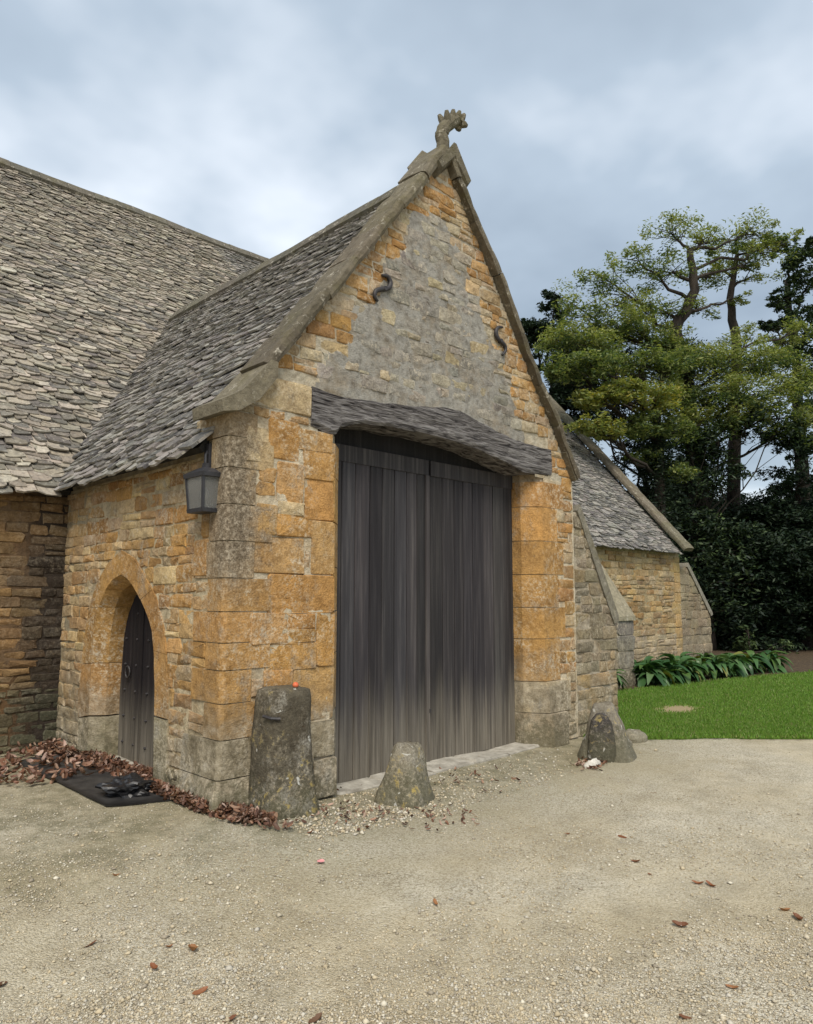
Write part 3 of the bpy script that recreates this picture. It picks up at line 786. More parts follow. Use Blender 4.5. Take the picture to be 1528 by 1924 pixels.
for i in range(nb):
    a = lerp(yr, yl, i/nb)+.004; b = lerp(yr, yl, (i+1)/nb)-.004
    top = [(lerp(a, b, k/5), top_at(lerp(a, b, k/5))) for k in range(6)]
    P = [(a, .105+r.uniform(0, .015)), (b, .105+r.uniform(0, .015))]+top[::-1]
    k = r.uniform(.8, 1.2)
    mk('plank', *prism(P, fS, -XD-.03, -XD+r.uniform(-.004, .004)), M_DOOR2, pd, (k, k, k))
    for z in (.28, .52, .76, 1.0, 1.24, 1.48):
        y = (a+b)/2
        if z < top_at(y)-.06:
            V, Fc = loft([[fS(y+q*math.cos(t*1.0472), z+q*math.sin(t*1.0472), -XD+n) for t in range(6)] for q, n in ((.014, -.002), (.012, .010), (.004, .016))])
            mk('stud', V, Fc, M_IRON, pd)
hy, hz = lerp(yr, yl, .82), .93
ring = [fS(hy+.045*math.cos(k*.5236), hz+.055*math.sin(k*.5236), -XD+.022) for k in range(13)]
mk('ring_handle', *tube(ring, .008, 6, False), M_IRON, pd)
V, Fc = stone_geo(outline(yr-.05, -.02, yl+.15, .36, r, .02, .3), lambda u, v, n: (v, u, n), .125, r, .2, .02)
mk('door_step', V, Fc, M_SLAB, barn, fix=True)

# ---- main walls of the barn
r = random.Random(41)
mwl = mk('main_wall', *box(-6, .1, YM+.016, YM+.5, -.1, 2.75), M_MORTAR, barn, (.38, .33, .25))
sw = StoneWall('wall_stone', M_DARKWALL, 130)
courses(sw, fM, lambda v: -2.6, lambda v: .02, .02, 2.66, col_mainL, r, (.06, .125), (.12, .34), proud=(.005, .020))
sw.build(mwl)
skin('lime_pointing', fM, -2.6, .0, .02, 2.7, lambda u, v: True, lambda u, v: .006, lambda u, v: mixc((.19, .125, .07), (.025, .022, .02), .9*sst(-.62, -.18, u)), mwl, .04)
mwr = mk('main_wall', *box(W0-.3, XE-.02, YM+.016, YM+.5, -.1, 2.75), M_MORTAR, barn, (.38, .33, .25))
sw = StoneWall('wall_stone', M_FAR, 170)
courses(sw, fM, lambda v: W0, lambda v: XE-.3, .02, 2.60, col_far, r, (.08, .15), (.16, .42), proud=(.004, .03))
zz = 0.0; i = 0
while zz < 2.5:
    h = r.uniform(.2, .32); h = min(h, 2.58-zz); w = (.30, .48)[i % 2]
    V, Fc = stone_geo(outline(XE-w, zz+.004, XE+.01, zz+h-.004, r, .006, .1), fM, .022, r, .06, .015); sw.add(V, Fc, jit((.46, .32, .14), r, .1), True, 'quoin_stone'); zz += h; i += 1
sw.build(mwr)
skin('lime_pointing', fM, 5.5, XE, .02, 2.66, lambda u, v: True, lambda u, v: .004, lambda u, v: (.38, .31, .19), mwr, .05)
rw = mk('porch_far_side_wall', *box(W0-.4, W0-.016, .05, YM+.1, -.1, 2.8), M_MORTAR, barn, (.38, .33, .25))
acc = Acc(); sw = StoneWall('wall_stone', M_STONE, 0)
courses(sw, fR, lambda v: .02, lambda v: YM, .02, 2.72, col_far, r, (.09, .15), (.16, .4), proud=(.004, .026)); sw.build(rw)
mk('gable_end_wall', *prism([(YM+.02, -.1), (13.9, -.1), (13.9, 2.6), (YR, ZR-.15), (YM+.02, 2.6)], lambda u, v, n: (n, u, v), XE-.5, XE-.03), M_MORTAR, barn, (.38, .33, .25))
mk('gable_end_wall', *prism([(YM+.02, -.1), (13.9, -.1), (13.9, 2.6), (YR, ZR-.15), (YM+.02, 2.6)], lambda u, v, n: (n, u, v), -5.98, -5.5), M_MORTAR, barn, (.38, .33, .25))
mk('rear_wall', *box(-5.9, XE-.04, 13.5, 13.9, -.1, 2.6), M_MORTAR, barn, (.38, .33, .25))

# ---- roofs
def P_main(u, s, h): return (u, YE+s*CA-h*SA, ZE+s*SA+h*CA)
def P_pl(u, s, h): return (XP+s*CB-h*SB, u, ZP+s*SB+h*CB)
def P_pr(u, s, h): return (2*XPR-XP-s*CB+h*SB, u, ZP+s*SB+h*CB)
LM = (YR-YE)/CA; LP = (XPR-XP)/CB
def und(u, s, seed): return .035*nz(u*.45, s*.5, seed)+.015*nz(u*1.7, s*1.7, seed+4)
def slates(sw, Pf, u0, u1, L, keep, colf, r, e0, e1, w0, w1, seed):
    s = -.02; row = 0
    while s < L-.03:
        e = lerp(e0, e1, min(1, s/L)); u = u0-r.random()*.2
        while u < u1:
            w = r.uniform(.65, 1.35)*lerp(w0, w1, min(1, s/L))
            a, b = u+.004, min(u+w-.004, u1+.02)
            c = (a+b)/2
            if b-a > .04 and keep(Pf(c, s+e*.5, 0)):
                th = r.uniform(.011, .023)*lerp(1.2, .8, s/L); hb = und(c, s, seed)+r.uniform(.008, .034); sk = r.uniform(-.026, .026)
                so = s+r.uniform(-.014, .014)+.02*nz(u*1.1, row*.6, seed); Ln = min(e*2.4+.03, L-so+.02)
                j = lambda q=.012: r.uniform(-q, q)
                rn = min(.018, .10*(b-a)); bot = [(a+r.uniform(0, .012), so+r.uniform(.0, rn)+sk), (lerp(a, b, r.uniform(.18, .4)), so+j(.012)+sk*.4-.006), (lerp(a, b, r.uniform(.6, .82)), so+j(.012)-sk*.4-.006), (b-r.uniform(0, .012), so+r.uniform(.0, rn)-sk)]
                top = [(b, so+Ln), (a, so+Ln)]
                ht = hb-.030
                V = [Pf(p, q, hb+th+j(.003)) for p, q in bot]+[Pf(p, q, ht+th*.4) for p, q in top]+[Pf(p, q, hb) for p, q in bot]+[Pf(p, q, ht-.01) for p, q in top]
                Fc = [tuple(range(6)), tuple(range(11, 5, -1))]+[(i, (i+1) % 6, (i+1) % 6+6, i+6) for i in range(6)]
                cc = colf(c, s, r); sw.add(V, Fc, [cc, cc]+[mixc(cc, (.42, .40, .34), .5)]*3+[cc]*3)
            u += w
        s += e*r.uniform(.93, 1.07); row += 1
def zporch(x): return min(ZP+(x-XP)*TB, ZP+(2*XPR-XP-x)*TB)
def zmain(y): return ZE+(y-YE)*TA
WARM = [(.30, .262, .205), (.37, .325, .26), (.24, .21, .165), (.43, .385, .31), (.20, .18, .148), (.15, .138, .122), (.31, .27, .21)]
DIM = [(.19, .176, .158), (.245, .228, .205), (.15, .14, .13), (.29, .27, .24), (.11, .105, .10)]  # greys darkened so the porch slope's shading angle sits in the slate colour
def c_main(u, s, r): 
    c = r.choice(WARM); return jit(mixc(c, (.38, .33, .25), .35*max(0, nz(u*.6, s*.6, 8))), r, .15)
def c_dim(u, s, r): return jit(r.choice(DIM), r, .18)
r = random.Random(51)
km = lambda p: p[2] > zporch(p[0])-.06 or not (-.2 < p[0] < 5.1)
mr = mk('main_roof', *prism([(-6, .16), (XE-.1, .16), (XE-.1, LM), (-6, LM)], P_main, -.10, -.035), M_ROOFBASE, barn)
sw = StoneWall('roof_slate', M_SLATE, 150)
slates(sw, P_main, -3.2, 4.7, LM, km, c_main, r, .068, .050, .20, .14, 1)
slates(sw, P_main, 4.7, XE-.22, LM, km, c_dim, r, .072, .055, .22, .16, 1)
sw.build(mr)
mk('main_roof_rear', *prism([(-6, -.05), (XE-.1, -.05), (XE-.1, LM), (-6, LM)], lambda u, s, h: (u, 2*YR-(YE+s*CA-h*SA), ZE+s*SA+h*CA), -.14, 0), M_SLATE, barn, (.25, .23, .2))
kp = lambda p: p[2] > zmain(p[1])-.06
pr_ = mk('porch_roof', *prism([(.30, .14), (YE+.3, .14), (YE+(ZPR-ZE)/TA+.2, LP), (.30, LP)], P_pl, -.09, -.035), M_ROOFBASE, barn)
sw = StoneWall('roof_slate', M_SLATE, 150)
slates(sw, P_pl, .34, 6.2, LP, kp, c_dim, r, .078, .056, .20, .14, 2); sw.build(pr_)
pr2 = mk('porch_roof_far_side', *prism([(.30, -.04), (YE+.3, -.04), (YE+(ZPR-ZE)/TA+.2, LP), (.30, LP)], P_pr, -.12, -.035), M_ROOFBASE, barn)
sw = StoneWall('roof_slate', M_SLATE, 0)
slates(sw, P_pr, .34, 6.2, LP, kp, c_dim, r, .125, .085, .25, .17, 3); sw.build(pr2)
# ridge stones
def ridge(Pa, Pb, half, tan, seed, parent, L=.48):
    A = Vector(Pa); B = Vector(Pb); d = (B-A); n = int(d.length/L); d.normalize(); side = Vector((d.y, -d.x, 0)); rr = random.Random(seed)
    for i in range(n):
        a = A+d*(i*L+.004); b = A+d*((i+1)*L-.004+.0); rg = []
        for q in (a, (a+b)/2, b):
            dz = .025*nz(q.x*.5, q.y*.5, seed)+rr.uniform(-.006, .006)
            def pt(s, z): v = q+side*s; return (v.x, v.y, v.z+z+dz)
            rg.append([pt(-half, -half*tan), pt(-half-.03, -half*tan+.05), pt(-.04, .06), pt(.04, .06), pt(half+.03, -half*tan+.05), pt(half, -half*tan), pt(0, -.02)])
        mk('ridge_stone', *loft(rg), M_COPING, parent, jit((.13, .118, .092), rr, .16), fix=True)
ridge((-3.2, YR, ZR+.02), (XE-.2, YR, ZR+.02), .13, TA, 1, mr)
ridge((XPR, .48, ZPR+.02), (XPR, YE+(ZPR-ZE)/TA+.05, ZPR+.02), .12, TB, 2, pr_)
# copings on the far gable end
fE = lambda u, v, n: (n, u, v)
r = random.Random(7); n = 10
for i in range(n):
    a = i/n; b = (i+1)/n
    V, Fc = rake_slab((lerp(YE-.10, YR, a), lerp(ZE+.06, ZR+.1, a)), (lerp(YE-.10, YR, b), lerp(ZE+.06, ZR+.1, b)), XE-.34, XE+.06, .11, 80+i)
    mk('coping_stone', [(v[1], v[0], v[2]) for v in V], Fc, M_COPING, barn, jit((.18, .158, .115), r, .12), fix=True)

# ---- buttresses
def buttress(f, prof, n0, n1, colf, seed, capw=.06):
    """prof: outline in (u,v); stones laid on its face; sloping cap slab"""
    b = mk('buttress', *prism(prof, f, n0, n1-.014), M_MORTAR, barn)
    return b
r = random.Random(61)
GB = [(.20, .172, .118), (.25, .21, .14), (.17, .148, .105), (.29, .225, .13)]
# near one: in line with the porch front, stepping down beyond its corner
x_top, x_bot = 4.70, 5.66
slope_u = lambda z: 5.66 if z < 1.36 else lerp(5.66, 4.86, min(1, (z-1.36)/1.30))
b1 = mk('buttress', *prism([(4.6, -.1), (5.655, -.1), (5.655, 1.36), (4.86, 2.66), (4.6, 2.66)], fF, -.62, -.012), M_MORTAR, barn, (.38, .33, .25))
sw = StoneWall('buttress_stone', M_STONE, 80)
def col_b(u, v, r):
    c = r.choice(GB); 
    if v < .75: c = mixc(c, (.42, .28, .11), .6)
    return jit(c, r, .12)
courses(sw, lambda u, v, n: (u, .012-n, v), lambda z: 4.72, slope_u, .0, 2.62, col_b, r, (.10, .18), (.16, .40), proud=(.0, .016)); sw.build(b1)
mk('weathering_slab', *prism([(5.60, 1.30), (5.72, 1.33), (5.70, 1.42), (4.87, 2.76), (4.80, 2.68)], fF, -.64, .015), M_COPING, b1, (.22, .20, .155))
mk('side_face', *box(5.645, 5.668, .02, .60, -.1, 1.33), M_STONE, b1, (.32, .28, .2))
# on the main wall
fB = lambda u, v, n: (n, u, v)
b2 = mk('buttress', *prism([(YM+.1, -.1), (2.0, -.1), (2.0, 1.26), (2.75, 2.35), (YM+.1, 2.45)], fB, 9.22, 9.80), M_MORTAR, barn, (.38, .33, .25))
sw = StoneWall('buttress_stone', M_STONE, 40)
courses(sw, lambda u, v, n: (u, 2.0-n, v), lambda z: 9.21, lambda z: 9.81, .0, 1.26, lambda u, v, r: jit((.20, .185, .165), r, .12), r, (.28, .36), (.5, .6), proud=(.004, .02))
courses(sw, lambda u, v, n: (9.22-n, u, v), lambda z: 2.0 if z < 1.26 else lerp(2.0, 2.75, (z-1.26)/1.09), lambda z: YM, .0, 2.3, lambda u, v, r: jit((.25, .23, .18), r, .12), r, (.14, .22), (.2, .4), proud=(.004, .02)); sw.build(b2)
mk('weathering_slab', *prism([(1.95, 1.20), (1.96, 1.28), (2.76, 2.44), (2.84, 2.38)], fB, 9.19, 9.83), M_COPING, b2, (.30, .265, .185))
# at the far corner
b3 = mk('buttress', *prism([(XE-.1, -.1), (16.0, -.1), (16.0, 1.17), (14.75, 2.36), (XE-.1, 2.36)], fM, -.6, -.02), M_MORTAR, barn, (.38, .33, .25))
sw = StoneWall('buttress_stone', M_FAR, 50)
courses(sw, fM, lambda z: XE+.02, lambda z: 16.0 if z < 1.17 else lerp(16.0, 14.75, min(1, (z-1.17)/1.19)), .0, 2.32, lambda u, v, r: jit((.27, .225, .15), r, .16), r, (.16, .26), (.25, .5), proud=(-.01, .012)); sw.build(b3)
mk('weathering_slab', *prism([(15.95, 1.14), (16.06, 1.18), (16.02, 1.26), (14.76, 2.46), (14.70, 2.36)], fM, -.64, .03), M_COPING, b3, (.28, .26, .21))

# ---- lantern under the eaves
def lantern():
    y0 = .10; xr = on(421, 900, 1, y0)[0]; xl = on(382, 900, 1, y0)[0]; y1 = on(350, 897, 0, xl)[1]
    cx = (xl+xr)/2; hw = (xr-xl)/2; hy = (y1-y0)/2; cy = y0+hy; zt = on(384, 888, 1, y0)[2]; zb = on(384, 960, 1, y0)[2]
    L = empty('wall_lantern', (cx, cy, zb), 'black four-sided metal lantern on bracket under the porch eaves', 'lantern')
    loc = lambda V: [(v[0]-cx, v[1]-cy, v[2]-zb) for v in V]
    hb = hw*.80
    cs = lambda z, h: [(cx-h, cy-h*hy/hw, z), (cx+h, cy-h*hy/hw, z), (cx+h, cy+h*hy/hw, z), (cx-h, cy+h*hy/hw, z)]
    T = cs(zt, hw); B = cs(zb+.02, hb)
    for i in range(4): mk('corner_bar', loc(tube([T[i], B[i]], .013, 4)[0]), tube([T[i], B[i]], .013, 4)[1], M_LEAD, L)
    V, Fc = loft([cs(zt-.02, hw+.012), cs(zt+.012, hw+.016), cs(zt+.055, hw*.5), cs(zt+.065, hw*.2), cs(zt+.10, hw*.16)]); mk('cap', loc(V), Fc, M_LEAD, L)
    V, Fc = loft([cs(zb, hb+.008), cs(zb+.03, hb+.012)]); mk('base', loc(V), Fc, M_LEAD, L)
    for i in range(4):
        a, b, c, d = (Vector(q) for q in (T[i], T[(i+1) % 4], B[(i+1) % 4], B[i])); ctr = (a+b+c+d)/4
        V = [q.lerp(ctr, .06) for q in (a, b, c, d)]; nrm = (b-a).cross(d-a).normalized()*.003
        V = V+[q+nrm for q in V]
        mk('pane', loc(V), [(0, 1, 2, 3), (7, 6, 5, 4)]+[(k, (k+1) % 4, (k+1) % 4+4, k+4) for k in range(4)], M_GLASS, L)
    V, Fc = loft([[(cx+q*math.cos(k*.785), cy+q*math.sin(k*.785), zb+z) for k in range(8)] for q, z in ((.02, .03), (.02, .09), (.035, .12), (.032, .17), (.012, .20))]); mk('bulb', loc(V), Fc, M_BULB, L, smooth=True)
    V, Fc = tube([(cx, cy, zt+.09), (cx, cy, zt+.16), (-.03, cy+.03, zt+.20), (-.012, cy+.04, zt+.21)], .012, 6); mk('bracket_arm', loc(V), Fc, M_LEAD, L)
    V, Fc = box(-.035, .02, cy-.0, cy+.07, zt+.02, zt+.26); mk('bracket_plate', loc(V), Fc, M_LEAD, L)
lantern()

# ------------------------------------------------------------------ guard stones
def boulder(name, base, hts, cx, cy, z0, mat, col, seed, k=18, rough=.02, parent=None, p=3.2, rot=0):
    """hts: list of (z, halfx, halfy, offx, offy); superellipse sections with noise"""
    zs = [h[0] for h in hts]; n = 22; rg = []
    for i in range(n+1):
        z = lerp(zs[0], zs[-1], i/n); q = [float(np.interp(z, zs, [h[j] for h in hts])) for j in range(1, 5)]
        ring = []
        for j in range(k):
            a = 2*math.pi*j/k; c, s_ = math.cos(a), math.sin(a); m = (abs(c)**p+abs(s_)**p)**(-1/p)
            x, y = q[0]*m*c, q[1]*m*s_
            x, y = x*math.cos(rot)-y*math.sin(rot), x*math.sin(rot)+y*math.cos(rot)
            d = 1+rough*4*nz(x*3.5+seed, y*3.5, z*3.5)+rough*1.6*nz(x*11, y*11+seed, z*11)
            ring.append((x*d+q[2], y*d+q[3], z+rough*.6*nz(x*9, y*9, seed)*(1 if i > 0 else 0)))
        rg.append(ring)
    top = [(lerp(x, hts[-1][3], .22), lerp(y, hts[-1][4], .22), z+.014+rough*.8*nz(x*12, y*12, seed)) for x, y, z in rg[-1]]
    rg.append(top)
    V, Fc = loft(rg); o = mk(name, V, Fc, mat, parent, col, True, True)
    if parent is None: o.location = (cx, cy, z0)
    return o
gx, gy = .40, -.225
o = boulder('guard_stone', None, [(-.12, .225, .20, 0, 0), (.05, .215, .19, -.01, 0), (.25, .20, .165, -.01, .01), (.6, .180, .15, -.005, .02), (.82, .172, .14, .01, .03), (.87, .166, .134, .01, .03)], gx, gy, gz(gx, gy)-.0, M_GUARD, (.095, .084, .060), 2, 34, .017, p=7)
tag(o, 'tall dark lichened guard stone leaning against the porch corner', 'guard stone', 'guard stones at the cart doorway')
mk('iron_staple', *tube([(-.20, -.02, .70), (-.185, -.10, .69), (-.13, -.135, .685)], .012, 6), M_IRON, o)
bx, by, _ = ground(766, 1518); bx += .10; by += .17
o = boulder('guard_stone', None, [(-.08, .235, .22, 0, 0), (.04, .22, .20, 0, 0), (.22, .18, .15, .0, 0), (.37, .14, .105, .01, .0), (.43, .115, .085, .012, 0)], bx+.05, by, 0, M_GUARD, (.20, .185, .14), 7, 30, .03, p=4, rot=.35)
tag(o, 'squat tapering grey guard stone standing before the cart doors', 'guard stone', 'guard stones at the cart doorway')
cx_, cy_, _ = ground(1140, 1428); cx_ += .20; cy_ += .12
o = boulder('guard_stone', None, [(-.08, .36, .30, .02, 0), (.05, .33, .27, .02, 0), (.25, .24, .20, .0, 0), (.42, .16, .14, -.02, 0), (.52, .12, .10, -.03, 0)], cx_, cy_, 0, M_GUARD, (.19, .175, .14), 12, 28, .03, p=4, rot=.5)
tag(o, 'broken guard stone with dark split face beside the porch buttress', 'guard stone', 'guard stones at the cart doorway')
sl_ = boulder('split_slab', None, [(-.08, .085, .15, 0, 0), (.25, .075, .13, 0, 0), (.40, .06, .10, 0, 0), (.46, .03, .05, 0, 0)], 0, 0, 0, M_GUARD, (.05, .046, .045), 15, 14, .018, parent=o, rot=.75)
sl_.location = (-.25, -.10, .0)
def rock(px, py, hx, hy, h, name, lab, col, seed, mat=M_GUARD):
    x, y, z = ground(px, py); o = boulder(name, None, [(-.03, hx, hy, 0, 0), (h*.4, hx, hy, 0, 0), (h*.8, hx*.85, hy*.85, 0, 0), (h, hx*.6, hy*.6, 0, 0)], x, y, z, mat, col, seed, 12, .03, p=2.2)
    tag(o, lab, 'stone'); return o
rock(1190, 1391, .17, .14, .10, 'hollowed_stone', 'rounded hollow stone lying at the lawn edge by the buttress', (.38, .35, .28), 3)
rock(1176, 1402, .08, .07, .06, 'loose_stone', 'small grey stone between hollow stone and broken guard stone', (.33, .30, .25), 5)
rock(1114, 1440, .13, .05, .05, 'white_stone', 'flat white stone lying in front of the broken guard stone', (.62, .60, .56), 6, M_WHITE)
V, Fc = loft([[(q*math.cos(k*.785), q*math.sin(k*.785), z) for k in range(8)] for q, z in ((.008, -.004), (.022, .006), (.024, .02), (.014, .035), (.003, .038))])
o = mk('berry', V, Fc, M_BERRY, None, None, True); o.location = (gx+.06, gy-.05, gz(gx, gy)+.886); tag(o, 'orange red berry on top of the tall guard stone', 'berry')

# ------------------------------------------------------------------ sheet, bag, leaves
mp = [ground(*q)[:2] for q in [(25, 1436), (70, 1424), (125, 1418), (235, 1452), (330, 1490), (328, 1506), (262, 1514), (200, 1518), (110, 1474)]]
def sheet_mesh(poly, dz):
    c = np.mean(poly, 0); rg = []
    P = []
    for i, a in enumerate(poly):
        b = poly[(i+1) % len(poly)]
        for k in range(5): P.append((lerp(a[0], b[0], k/5), lerp(a[1], b[1], k/5)))
    V = []; Fc = []; K = len(P)
    for t in (1, .8, .6, .4, .2):
        for p in P:
            x, y = c[0]+(p[0]-c[0])*t, c[1]+(p[1]-c[1])*t
            x += .012*nz(x*6, y*6, 4); y += .012*nz(x*6, y*6, 8)
            V.append((x, y, gz(x, y)+dz+.006*(nz(x*4, y*4, 2)+.4)))
    V.append((c[0], c[1], gz(*c)+dz+.003))
    for i in range(4): Fc += [(i*K+j, i*K+(j+1) % K, (i+1)*K+(j+1) % K, (i+1)*K+j) for j in range(K)]
    Fc += [(4*K+j, 4*K+(j+1) % K, 5*K) for j in range(K)]
    n = len(V); V += [(x, y, z-.006) for x, y, z in V[:K]]; Fc += [(j, (j+1) % K, n+(j+1) % K, n+j) for j in range(K)]
    return V, Fc
tag(mk('black_membrane', *sheet_mesh(mp, .014), M_MAT, smooth=True), 'flat black rubber sheet on the ground before the pointed door', 'sheet')
bxx, byy, bz = ground(245, 1497)
def bag():
    b = bmesh.new(); bmesh.ops.create_icosphere(b, subdivisions=4, radius=1)
    for v in b.verts:
        p = v.co.copy(); d = .75+.55*nz(p.x*1.6, p.y*1.6, p.z*1.6+2)+.35*abs(nz(p.x*4, p.y*4, p.z*4))
        v.co = Vector((p.x*.21*d, p.y*.15*d, max(-.02, p.z*.10*d+.035)))
    me = bpy.data.meshes.new('plastic_bag'); b.to_mesh(me); b.free(); me.materials.append(M_BAG)
    o = bpy.data.objects.new('plastic_bag', me); COL.objects.link(o); o.location = (bxx, byy+.05, bz+.02); o.rotation_euler.z = -.6
    tag(o, 'crumpled black plastic bag lying on the rubber sheet', 'bag')
bag()

DL = [(.16, .075, .042), (.22, .11, .065), (.11, .055, .034), (.30, .18, .12), (.19, .10, .07), (.40, .28, .22), (.075, .042, .028)]
def leaf_geo(r, L, W_):
    """curled leaf, 5 stations x 3"""
    cu = r.uniform(.3, 1.6); tw = r.uniform(-.5, .5); V = []
    for i in range(6):
        t = i/5; w = W_*math.sin(math.pi*min(1, t*.92+.05))**.8*(1+.15*math.sin(9*t)); x = (t-.5)*L; z = cu*L*.35*((t-.5)**2)*2
        for s in (-1, 0, 1): V.append((x, s*w*.5, z+abs(s)*w*.28*cu+tw*s*t*w*.4))
    Fc = [(i*3+j, i*3+j+1, i*3+j+4, i*3+j+3) for i in range(5) for j in range(2)]
    return np.array(V), Fc
def rotm(a, b, c):
    return np.array(Matrix.Rotation(a, 3, 'Z') @ Matrix.Rotation(b, 3, 'Y') @ Matrix.Rotation(c, 3, 'X'))
def litter():
    r = random.Random(71); A = Acc()
    def put(x, y, z, sc, tilt):
        V, Fc = leaf_geo(r, sc*r.uniform(.7, 1.3), sc*r.uniform(.35, .6)); V = V@rotm(r.uniform(0, 6.28), r.gauss(0, tilt), r.gauss(0, tilt)).T+np.array([x, y, z])
        A.add(V.tolist(), Fc, jit(r.choice(DL), r, .25))
    # drift along the side wall, over the sheet's inner edge, thinning outward
    edge = [ground(*q)[:2] for q in [(0, 1408), (60, 1398), (140, 1416), (215, 1448), (292, 1470), (360, 1505), (420, 1532), (500, 1540)]]
    for _ in range(4600):
        t = r.random()*(len(edge)-1); i = int(t); x = lerp(edge[i][0], edge[i+1][0], t-i); y = lerp(edge[i][1], edge[i+1][1], t-i)
        wdt = (.34, .30, .20, .16, .17, .13, .10, .05)[i]
        q = r.gauss(0, .55); x += -abs(q)*wdt*.6+wdt*.30*r.random(); y += r.gauss(0, .12)
        hgt = max(0, (.075 if i < 6 else .03)*(1-abs(q)))*r.random()
        if x > -.05 and y > -.02 and not (.9 < y < 2.4 and x < .3): x = -.06-r.random()*.08
        put(x, y, gz(x, y)+.018+hgt, r.uniform(.04, .075), .6)
    for _ in range(420):
        x = r.uniform(-1.6, -.1); y = r.uniform(1.6, 3.1); put(x, y, gz(x, y)+.02+.03*r.random(), .08, .5)
    for _ in range(90):
        x, y, z = ground(r.uniform(600, 980), 0*r.random()+r.uniform(1425, 1490)); 
        if y < .2: put(x, y, z+.012, .05, .4)
    for _ in range(60):
        x, y, z = ground(r.gauss(1110, 14), r.gauss(1438, 5)); put(x, y, z+.012, .06, .4)
    for _ in range(160):
        x, y, z = ground(r.uniform(430, 900), r.gauss(1535, 14)); put(x, y, z+.010, .04, .4)
    o = A.build('leaf_litter', M_DEAD, fix=False); kind(o, 'stuff'); o['label'] = 'drift of brown fallen leaves along the porch wall'; o['category'] = 'leaf litter'
litter()
r = random.Random(72)
for px, py, s in [(361, 1788, 1.25), (290, 1821, 1.1), (318, 1781, .6), (376, 1866, 1.0), (3, 1853, .9), (218, 1647, .7), (170, 1777, .9), (818, 1700, .9), (1066, 1569, .9), (1170, 1574, 1.1),
                  (1195, 1621, .8), (1222, 1644, .7), (1312, 1662, .9), (1336, 1666, 1.1), (1278, 1742, 1.2), (1475, 1713, 1.0), (1500, 1729, 1.0), (1377, 1859, .8), (1287, 1916, .8), (594, 1920, .9), (432, 1920, 1.0), (690, 1557, .9), (1228, 1491, .8)]:
    V, Fc = leaf_geo(r, .062*s*r.uniform(.8, 1.2), .034*s*r.uniform(.7, 1.3)); x, y, z = ground(px, py)
    o = mk('fallen_leaf', V.tolist(), Fc, M_DEAD, None, jit(r.choice([(.24, .095, .04), (.17, .07, .035), (.30, .14, .06), (.13, .065, .035)]), r, .2)); o.location = (x, y, z+.003); o.rotation_euler = (r.uniform(-.25, .25), r.uniform(-.25, .25), r.uniform(0, 6.28))
    tag(o, 'curled brown fallen leaf lying alone on the open gravel', 'leaf', 'single leaves scattered on the gravel')
V, Fc = leaf_geo(r, .05, .04); o = mk('petal', V.tolist(), Fc, M_PINK); o.location = tuple(np.array(ground(603, 1622))+[0, 0, .01]); tag(o, 'small pink petal lying on the gravel', 'petal')

# ------------------------------------------------------------------ gravel stones (uncountable)
def pebbles():
    g = np.random.default_rng(5)
    n = 190000
    px = g.uniform(-500, 2030, n); py = 1400+560*g.uniform(0, 1, n)**.62
    d = _F[None]+((px-764)/FPX)[:, None]*R2-((py-962)/FPX)[:, None]*U2
    t = -CAM[2]/d[:, 2]; P = CAM+d*t[:, None]; x, y = P[:, 0], P[:, 1]
    keep = (y < -.02) | (x < -.05)
    f = np.array([mn.noise(Vector((a*.9, b*.9, 4)))+.5*mn.noise(Vector((a*3, b*3, 1))) for a, b in zip(x, y)])
    near = (np.abs(y+.45) < .45) & (x > .2) & (x < 4.8)
    keep &= (g.uniform(-.5, .6, n) < f) | near
    # keep clear of the lawn and the walls
    keep &= ~((x+y > 4.65) & (x > 4.7)) & (y < 3.0)
    x, y = x[keep], y[keep]; n = len(x)
    s = np.exp(g.normal(math.log(.0036), .45, n)); s = np.clip(s, .0025, .018); s = np.where((np.abs(y+.45) < .5) & (x > .2) & (x < 6), np.clip(s*1.9, .004, .02), s)
    z = np.array([gz(a, b)+.014*nz(a*.8, b*.8, 1)+.008*nz(a*3, b*3, 5) for a, b in zip(x, y)])
    base = np.array([[1, 0, 0], [0, 1, 0], [-1, 0, 0], [0, -1, 0], [0, 0, 1], [0, 0, -1]], float)
    V = base[None]*np.stack([s*g.uniform(.8, 1.4, n), s*g.uniform(.8, 1.4, n), s*g.uniform(.5, .8, n)], 1)[:, None, :]
    V = V*(1+g.uniform(-.25, .25, V.shape)); a = g.uniform(0, 6.28, n); c_, s_ = np.cos(a)[:, None], np.sin(a)[:, None]
    X = V[..., 0]*c_-V[..., 1]*s_; Y = V[..., 0]*s_+V[..., 1]*c_
    V = np.stack([X+x[:, None], Y+y[:, None], V[..., 2]+(z+s*.35)[:, None]], -1).reshape(-1, 3)
    T = np.array([[0, 1, 4], [1, 2, 4], [2, 3, 4], [3, 0, 4], [1, 0, 5], [2, 1, 5], [3, 2, 5], [0, 3, 5]])
    Fq = (T[None]+6*np.arange(n)[:, None, None]).reshape(-1, 3)
    pal = np.array([(.52, .455, .335), (.48, .405, .275), (.58, .53, .42), (.43, .36, .245), (.50, .46, .38), (.46, .38, .25), (.32, .275, .205)])
    cols = np.repeat(pal[g.integers(0, len(pal), n)]*g.uniform(.8, 1.12, (n, 1)), 8, 0)
    o = kind(mk_np('loose_gravel', V, Fq, M_PEBBLE, None, cols), 'stuff'); o['label'] = 'loose pale limestone gravel spread over the yard'; o['category'] = 'gravel'
pebbles()
def inpoly(x, y, P):
    c = np.zeros(len(x), bool); j = len(P)-1
    for i in range(len(P)):
        xi, yi = P[i]; xj, yj = P[j]
        c ^= ((yi > y) != (yj > y)) & (x < (xj-xi)*(y-yi)/(yj-yi+1e-9)+xi); j = i
    return c
